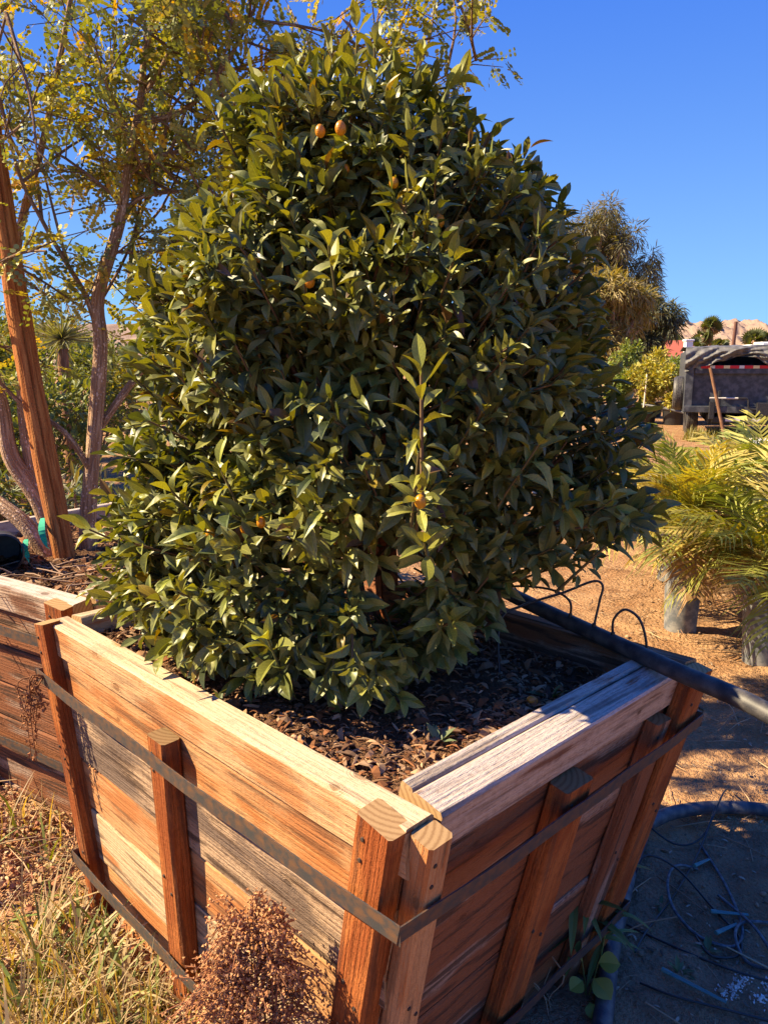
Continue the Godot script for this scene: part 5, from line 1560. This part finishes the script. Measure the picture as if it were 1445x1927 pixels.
	mb.tube([Vector3(30.7, -0.2, -70), Vector3(30.95, 5.35, -70)], [0.19, 0.15], 8, Color(0.13, 0.06, 0.04))
	tag(part("utility_pole", mb.mesh(), M.paint, self), "dark leaning utility pole stump before the hills", "pole")
	var t := thing("house", "distant low house with a red tiled roof left of the trailer", "house", Vector3(21.6, 0, -61))
	mb = MB.new(); mb.box(Vector3(20.9, 1.1, -61), Vector3(6.0, 2.2, 5), Basis.IDENTITY, Color(0.40, 0.36, 0.33))
	part("wall", mb.mesh(), M.paint, t)
	mb = MB.new()
	var rc := Color(0.40, 0.11, 0.06)
	mb.quad(Vector3(17.6, 2.2, -58.2), Vector3(24.2, 2.2, -58.2), Vector3(23.0, 3.45, -61), Vector3(17.6, 3.45, -61), Vector3(0, 1, 1), Vector2.ZERO, Vector2.ZERO, Vector2.ZERO, Vector2.ZERO, rc)
	mb.quad(Vector3(17.6, 2.2, -63.8), Vector3(24.2, 2.2, -63.8), Vector3(23.0, 3.45, -61), Vector3(17.6, 3.45, -61), Vector3(0, 1, -1), Vector2.ZERO, Vector2.ZERO, Vector2.ZERO, Vector2.ZERO, rc)
	mb.flat(Vector3(24.2, 2.2, -58.2), Vector3(24.2, 2.2, -63.8), Vector3(23.0, 3.45, -61), Vector3(1, 1, 0), Vector2.ZERO, Vector2.ZERO, Vector2.ZERO, rc)
	part("roof", mb.mesh(), M.paint, t)
	mb = MB.new(); mb.box(Vector3(22.3, 1.55, -58.45), Vector3(1.1, 0.8, 0.06), Basis.IDENTITY, Color(0.06, 0.07, 0.09))
	part("window", mb.mesh(), M.paint, t)
	t = thing("white_camper", "white roof of a parked camper behind the trailer", "camper", Vector3(15.6, 0, -32))
	mb = MB.new()
	mb.box(Vector3(15.9, 1.35, -32), Vector3(3.2, 1.9, 2.2), Basis.IDENTITY, Color(0.62, 0.60, 0.57), 0.12)
	part("body", mb.mesh(), M.paint, t)
	mb = MB.new(); mb.box(Vector3(15.6, 2.35, -32), Vector3(1.0, 0.14, 0.8), Basis.IDENTITY, Color(0.66, 0.65, 0.62), 0.03)
	part("roof_vent", mb.mesh(), M.paint, t)
	mb = MB.new(); mb.box(Vector3(15.4, 1.6, -30.88), Vector3(1.1, 0.5, 0.03), Basis.IDENTITY, Color(0.05, 0.06, 0.07))
	part("window", mb.mesh(), M.paint, t)
	for x in [14.5, 16.7]:
		mb = MB.new(); mb.lathe([Vector2(0, -0.1), Vector2(0.33, -0.1), Vector2(0.36, 0), Vector2(0.33, 0.1), Vector2(0, 0.1)], 16, Color(0.03, 0.03, 0.03), Vector3(x, 0.36, -30.95), Basis(Vector3(1, 0, 0), PI / 2))
		part("wheel", mb.mesh(), M.paint, t)
	make_trailer()

func make_trailer() -> void:
	var t := thing("dump_trailer", "dark grey dump trailer with a crumpled black tarp and red striped tape", "trailer", Vector3(5.82, 0, -15.2))
	var bx := func(called: String, c: Vector3, s: Vector3, m: Material, ch := 0.012) -> MeshInstance3D:
		var q := MB.new(); q.box(c, s, Basis.IDENTITY, Color.WHITE, ch)
		return part(called, q.mesh(), m, t)
	var zb := -15.2
	bx.call("side_wall", Vector3(5.86, 1.16, zb - 2.1), Vector3(0.08, 1.20, 4.0), M.trailer)
	bx.call("side_wall", Vector3(7.94, 1.16, zb - 2.1), Vector3(0.08, 1.20, 4.0), M.trailer)
	bx.call("front_wall", Vector3(6.9, 1.16, zb - 4.05), Vector3(2.0, 1.2, 0.08), M.trailer)
	bx.call("bed", Vector3(6.9, 0.62, zb - 2.1), Vector3(2.0, 0.08, 4.0), M.trailer)
	bx.call("tailgate", Vector3(6.9, 1.0, zb - 0.06), Vector3(2.0, 0.76, 0.05), M.trailer)
	bx.call("rear_post", Vector3(5.90, 1.15, zb), Vector3(0.16, 1.16, 0.12), M.trailer)
	bx.call("rear_post", Vector3(7.90, 1.15, zb), Vector3(0.16, 1.16, 0.12), M.trailer)
	bx.call("cross_beam", Vector3(6.9, 1.39, zb + 0.005), Vector3(1.83, 0.17, 0.11), M.trailer)
	bx.call("cross_beam", Vector3(6.9, 0.635, zb + 0.02), Vector3(2.14, 0.13, 0.14), M.trailer)
	bx.call("top_rail", Vector3(6.9, 1.765, zb), Vector3(2.14, 0.06, 0.10), M.black)
	bx.call("bumper", Vector3(7.1, 0.44, zb + 0.02), Vector3(1.5, 0.12, 0.10), M.black)
	bx.call("hinge_block", Vector3(7.22, 0.66, zb + 0.17), Vector3(0.24, 0.24, 0.16), M.black)
	bx.call("latch", Vector3(6.33, 0.62, zb + 0.14), Vector3(0.10, 0.34, 0.14), M.black)
	bx.call("latch", Vector3(6.45, 0.85, zb + 0.10), Vector3(0.06, 0.3, 0.06), M.black)
	bx.call("axle_frame", Vector3(6.9, 0.42, zb - 1.8), Vector3(1.2, 0.16, 3.2), M.black)
	# reflective tape in pieces
	var x := 6.09
	var i := 0
	while x < 7.5:
		var w: float = [0.16, 0.09, 0.15, 0.11][i % 4]
		var q := MB.new()
		q.box(Vector3(x + w / 2, 1.437, zb + 0.064), Vector3(w - 0.003, 0.055, 0.006), Basis.IDENTITY, [Color(0.55, 0.02, 0.03), Color(0.62, 0.60, 0.56), Color(0.55, 0.02, 0.03), Color(0.70, 0.58, 0.30)][i % 4])
		part("tape_piece", q.mesh(), M.paint, t)
		x += w; i += 1
	for xx in [6.72, 7.1]:
		var q := MB.new()
		q.box(Vector3(xx, 0.445, zb + 0.073), Vector3(0.26, 0.06, 0.006), Basis.IDENTITY, Color(0.6, 0.58, 0.56))
		part("bumper_tape", q.mesh(), M.paint, t)
	# tailgate lever
	var mb := MB.new()
	mb.tube([Vector3(6.28, 0.852, zb + 0.12), Vector3(6.78, 0.855, zb + 0.12)], [0.018, 0.018], 8, Color(0.5, 0.48, 0.45))
	part("lever_bar", mb.mesh(), M.paint, t)
	mb = MB.new()
	var lp := curve([Vector3(6.78, 0.855, zb + 0.12), Vector3(6.92, 0.855, zb + 0.12), Vector3(6.96, 0.82, zb + 0.12), Vector3(6.97, 0.70, zb + 0.12), Vector3(7.02, 0.66, zb + 0.12), Vector3(7.12, 0.65, zb + 0.14)], 4)
	mb.tube(lp, radii(0.02, 0.02, lp.size()), 8)
	part("lever_arm", mb.mesh(), M.black, t)
	# wheels
	for q in [[6.05, -16.6], [6.05, -17.5], [7.75, -16.6], [7.75, -17.5]]:
		mb = MB.new()
		mb.lathe([Vector2(0.20, -0.11), Vector2(0.36, -0.115), Vector2(0.395, -0.09), Vector2(0.40, -0.05), Vector2(0.392, -0.045), Vector2(0.392, -0.035), Vector2(0.402, -0.03), Vector2(0.402, 0.03), Vector2(0.392, 0.035), Vector2(0.392, 0.045), Vector2(0.40, 0.05), Vector2(0.395, 0.09), Vector2(0.36, 0.115), Vector2(0.20, 0.11)], 28, Color.WHITE, Vector3(q[0], 0.40, q[1]), Basis(Vector3(0, 0, 1), PI / 2))
		var wh := part("wheel", mb.mesh(), M.hose, t)
		mb = MB.new()
		mb.lathe([Vector2(0, -0.07), Vector2(0.2, -0.07), Vector2(0.2, 0.07), Vector2(0, 0.07)], 20, Color.WHITE, Vector3(q[0], 0.40, q[1]), Basis(Vector3(0, 0, 1), PI / 2))
		part("rim", mb.mesh(), M.trailer, wh)
	mb = MB.new()
	mb.lathe([Vector2(0.20, -0.10), Vector2(0.30, -0.105), Vector2(0.33, -0.06), Vector2(0.325, -0.05), Vector2(0.335, -0.04), Vector2(0.335, 0.04), Vector2(0.325, 0.05), Vector2(0.33, 0.06), Vector2(0.30, 0.105), Vector2(0.20, 0.10), Vector2(0.2, -0.1)], 28, Color.WHITE, Vector3(5.74, 0.92, -15.75), Basis(Vector3(0, 0, 1), PI / 2))
	part("spare_tyre", mb.mesh(), M.hose, t)
	# tarp: folds hanging from the top rail, swept up in the middle
	mb = MB.new()
	var nx := 70; var ny := 14
	var pts := []
	for j in ny + 1:
		var row := []
		for k in nx + 1:
			var u := float(k) / nx; var w := float(j) / ny
			var xx := 5.80 + 2.2 * u
			var low := 1.36 + 0.26 * clampf(u / 0.42, 0, 1) if u < 0.42 else (1.62 - 0.03 * (u - 0.42) / 0.16 if u < 0.58 else 1.59 - 0.45 * clampf((u - 0.58) / 0.3, 0, 1))
			var y := lerpf(1.80 + 0.05 * u, low, w)
			var bulge := 0.10 * sin(PI * minf(w * 1.1, 1)) + 0.12 * N1.get_noise_2d(u * 300 + w * 120, w * 60) * (0.3 + w) + 0.05 * N2.get_noise_2d(u * 500 - w * 160, w * 130 + 40) * (0.3 + w)
			row.append(Vector3(xx, y + 0.03 * N1.get_noise_2d(u * 300, 9) * w, zb + 0.085 + bulge + 0.03 * w))
		pts.append(row)
	var nrm := func(j: int, k: int) -> Vector3:
		var a: Vector3 = pts[j][mini(k + 1, nx)] - pts[j][maxi(k - 1, 0)]; var b: Vector3 = pts[mini(j + 1, ny)][k] - pts[maxi(j - 1, 0)][k]
		var q := a.cross(b).normalized()
		return q if q.z > 0 else -q
	for j in ny:
		for k in nx:
			mb.t3(pts[j][k], pts[j][k + 1], pts[j + 1][k + 1], nrm.call(j, k), nrm.call(j, k + 1), nrm.call(j + 1, k + 1))
			mb.t3(pts[j][k], pts[j + 1][k + 1], pts[j + 1][k], nrm.call(j, k), nrm.call(j + 1, k + 1), nrm.call(j + 1, k))
	# and over the load
	for k in 24:
		for j in 10:
			var q := []
			for e in [[k, j], [k + 1, j], [k + 1, j + 1], [k, j + 1]]:
				var u: float = e[0] / 24.0; var w: float = e[1] / 10.0
				q.append(Vector3(5.80 + 2.2 * u, 1.80 + 0.05 * u + 0.05 * sin(PI * w) + 0.03 * N1.get_noise_2d(u * 300, w * 400) * sin(PI * w), zb + 0.085 - 4.1 * w))
			mb.quad(q[0], q[1], q[2], q[3], Vector3.UP)
	part("tarp", mb.mesh(), M.tarp, t)
	t.rotation.y = deg_to_rad(-19.0)
	# leaning timber
	mb = MB.new()
	var a := Vector3(6.17, 1.42, -14.9); var b := Vector3(6.42, -0.03, -14.5)
	mb.tube([a, a.lerp(b, 0.5), b], [0.036, 0.037, 0.038], 4, Color.WHITE)
	tag(part("leaning_timber", mb.mesh(), M.trunk, self), "red-brown timber leaning against the back of the trailer", "timber")
	# weeds and rubbish at the trailer's foot
	rng.seed = 808
	var bl := blade_shape(0.35, 0.03)
	var xs := []; var cs := []
	while xs.size() < 2600:
		var xx := rf(4.6, 8.2); var z := rf(-19.0, -15.3)
		if xx > 5.9 and z < -15.5: z = rf(-15.5, -14.9)
		if rng.randf() > 0.4 + N1.get_noise_2d(xx * 40, z * 40):
			continue
		xs.append(Transform3D((Basis(Vector3.UP, rf(0, TAU)) * Basis(Vector3(0, 0, 1), rf(-0.6, 0.3))).scaled(Vector3.ONE * rf(0.12, 0.38)), Vector3(xx, 0, z)))
		cs.append(Color(0.22, 0.25, 0.06).lerp(Color(0.42, 0.34, 0.14), rng.randf()) * rf(0.7, 1.2))
	var o := scatter("far_grass", bl.mesh(), M.leaf, xs, cs, self)
	tag(o, "tufts of green and dry grass at the foot of the trailer and hedge pots", "grass")
	mb = MB.new()
	mb.box(Vector3(7.4, 0.10, -14.6), Vector3(1.1, 0.05, 0.22), Basis(Vector3.UP, 0.15), Color(0.45, 0.33, 0.22), 0.01)
	tag(part("loose_plank", mb.mesh(), M.paint, self), "pale loose plank on the ground in front of the trailer", "plank")
	mb = MB.new()
	for k in 9:
		mb.box(Vector3(6.95 + rf(-0.2, 0.2), 0.06 + rf(0, 0.06), -13.9 + rf(-0.15, 0.15)), Vector3(rf(0.15, 0.3), 0.05, rf(0.1, 0.2)), Basis(rdir(), rf(0, 0.6)), Color(0.55, 0.54, 0.52), 0.015)
	tag(part("rubble", mb.mesh(), M.paint, self), "small heap of grey rubble near the leaning timber's foot", "rubble")

func make_left_background() -> void:
	rng.seed = 2024
	var wide := leaf_shape(0.45, 0.2, 0.3, 3)
	var long := leaf_shape(0.16, 0.3, 0.3, 4)
	# spiky rosette
	var t := thing("spiky_yucca", "spiky grey-green yucca rosette behind the pole", "yucca", Vector3(-3.25, 0, -8))
	var tr := MB.new()
	tr.tube([Vector3(-3.25, -0.1, -8), Vector3(-3.25, 1.62, -8)], [0.05, 0.055], 10, Color.WHITE, N2, 0.2)
	part("trunk", tr.mesh(), M.trunk, t)
	var bl := blade_shape(0.12, 0.016)
	var mb := MB.new()
	for k in 260:
		var d := rdir(); d.y = d.y * 0.75 + 0.25
		mb.add(bl, Transform3D(frame_of(d.cross(rdir()).normalized(), d, rf(0.36, 0.5)), Vector3(-3.25, 1.72, -8)), Color(0.24, 0.25, 0.14) * rf(0.7, 1.2))
	stuff(part("leaves", mb.mesh(), M.leaf, t))
	# pink oleanders close behind the boxes
	for q in [[Vector3(-2.05, 0, -4.7), "pink-flowering oleander behind the leaning pole"], [Vector3(-2.42, 0, -4.5), "pink-flowering oleander at the left edge"], [Vector3(-1.25, 0, -4.9), "oleander with one pink flower head between the trunks and kumquat"], [Vector3(-1.72, 0, -4.35), "leafy oleander without open flowers behind the trunks"], [Vector3(-0.85, 0, -5.2), "low oleander behind the kumquat's left side"]]:
		var at: Vector3 = q[0]
		var s := thing("oleander", q[1], "shrub", at, "oleanders behind the boxes")
		bush(s, at + Vector3(0, 0.52, 0), Vector3(0.34, 0.42, 0.34), 620, 0.12, [Color(0.10, 0.13, 0.05), Color(0.14, 0.17, 0.07), Color(0.2, 0.17, 0.08)], long, 20)
		var n := 0 if "without" in q[1] or "low" in q[1] else (1 if "one" in q[1] else 3)
		for k in n:
			var fl := MB.new()
			var c := at + Vector3(rf(-0.18, 0.18), 1.0 + rf(-0.05, 0.05), rf(0.05, 0.25))
			for j in 44:
				fl.add(wide, Transform3D(frame_of(rdir() + Vector3(0, 0.3, 0.2), rdir(), rf(0.03, 0.045)), c + rdir() * rf(0.0, 0.065)), Color(0.78, 0.48, 0.52) * rf(0.8, 1.15))
			part("flower_head", fl.mesh(), M.leaf, s)
	# pots with plants across the path
	var k := 0
	for q in [[-6.35, -18.2, 0.30, 0.52, 1.5, 0], [-5.45, -17.0, 0.29, 0.50, 0.9, 1], [-4.6, -17.6, 0.28, 0.48, 1.3, 0], [-7.3, -18.6, 0.3, 0.5, 1.7, 0], [-8.2, -17.8, 0.3, 0.5, 1.8, 1], [-5.7, -19.8, 0.3, 0.5, 1.9, 0], [-9.2, -18.5, 0.3, 0.5, 2.0, 0], [-3.5, -18.5, 0.3, 0.5, 1.6, 1]]:
		var at := Vector3(q[0], 0, q[1])
		var s := potted("potted_tree", ["leafy young tree in a black pot", "yellow-green young tree in a dark pot"][q[5]] + [" across the path, left of two pots", " across the path, its rim catching light", " seen just at the kumquat's left edge", " behind the trunks", " behind the leaning pole", ", tall, in the second row", " at the left edge across the path", " hidden mostly behind the kumquat"][k], "tree", at, q[2], q[3], M.black, "potted young trees across the path")
		bush(s, at + Vector3(0, 0.5 + float(q[4]) * 0.62, 0), Vector3(0.62, float(q[4]) * 0.62, 0.55), 1500, 0.12, [[Color(0.13, 0.17, 0.04), Color(0.2, 0.22, 0.05)], [Color(0.34, 0.29, 0.04), Color(0.24, 0.24, 0.05)]][q[5]], wide, 20, 0.0, at + Vector3(0, 0.4, 0))
		k += 1
	# sunlit yellow-green shrubs
	k = 0
	for q in [[-4.3, -9.3, 1.9, 0], [-4.9, -10.5, 2.2, 0], [-4.6, -12.5, 1.9, 0], [-5.3, -9.2, 2.2, 1], [-5.9, -10.8, 2.0, 0], [-6.6, -12, 2.6, 0], [-3.2, -7.0, 1.62, 0]]:
		var at := Vector3(q[0], 0, q[1])
		var s := thing("sunlit_shrub", ["green shrub", "golden-leaved shrub"][q[3]] + [" seen between the pole and the forked trunk", " behind the yucca", ", small, far behind the forked trunk", " at the left edge behind the pole", " between the yucca and the left edge", ", tallest, far left", " in front of the yucca's stem"][k], "shrub", at, "sunlit shrubs behind the round-leaved tree")
		bush(s, at + Vector3(0, float(q[2]) * 0.52, 0), Vector3(0.8, float(q[2]) * 0.5, 0.6), 3000, 0.085, [[Color(0.15, 0.19, 0.05), Color(0.22, 0.24, 0.06)], [Color(0.36, 0.31, 0.05), Color(0.26, 0.27, 0.06), Color(0.44, 0.35, 0.06)]][q[3]], wide, 26)
		k += 1

func _ready() -> void:
	# ---- camera ----
	var cam := Camera3D.new()
	cam.name = "camera"
	cam.position = EYE
	cam.rotation_degrees = Vector3(-10.63, 0, 0)
	cam.fov = 67.0
	cam.near = 0.05
	cam.far = 5000.0
	add_child(cam)
	# ---- sky, sun, exposure ----
	var env := Environment.new()
	env.background_mode = Environment.BG_SKY
	var sm := ProceduralSkyMaterial.new()
	sm.sky_top_color = lin(0.020, 0.125, 0.66)
	sm.sky_horizon_color = lin(0.31, 0.62, 0.98)
	sm.sky_curve = 0.16
	sm.ground_horizon_color = lin(0.34, 0.26, 0.19)
	sm.ground_bottom_color = lin(0.30, 0.21, 0.14)
	var sky := Sky.new()
	sky.sky_material = sm
	env.sky = sky
	env.background_energy_multiplier = 0.435
	env.tonemap_mode = Environment.TONE_MAPPER_LINEAR
	env.tonemap_exposure = 2.95
	env.sdfgi_enabled = true
	env.ssao_enabled = true
	env.ssil_enabled = true
	var we := WorldEnvironment.new()
	we.name = "environment"
	we.environment = env
	add_child(we)
	var sun := DirectionalLight3D.new()
	sun.name = "sun"
	sun.light_color = Color(1.0, 0.91, 0.74)
	sun.light_energy = 1.6
	sun.light_angular_distance = 0.5
	sun.shadow_enabled = true
	sun.sky_mode = DirectionalLight3D.SKY_MODE_LIGHT_ONLY
	var el := deg_to_rad(39.0)
	var dir := Vector3(0.998 * cos(el), -sin(el), 0.05 * cos(el)).normalized()
	sun.basis = Basis.looking_at(dir, Vector3.UP)
	add_child(sun)
	# ---- tools ----
	N1.noise_type = FastNoiseLite.TYPE_SIMPLEX_SMOOTH; N1.seed = 3; N1.frequency = 0.02; N1.fractal_type = FastNoiseLite.FRACTAL_NONE
	N2.noise_type = FastNoiseLite.TYPE_SIMPLEX_SMOOTH; N2.seed = 8; N2.frequency = 0.02; N2.fractal_octaves = 4
	make_materials()
	M.teal = mat(lin(0.10, 0.22, 0.21), 0.5, 0.4)
	# ---- the place ----
	make_ground()
	make_painted_shade()
	make_hills()
	make_boxes()
	make_pole_and_props()
	kumquat()
	round_leaf_tree()
	make_irrigation()
	make_litter_and_weeds()
	make_right_background()
	make_left_background()
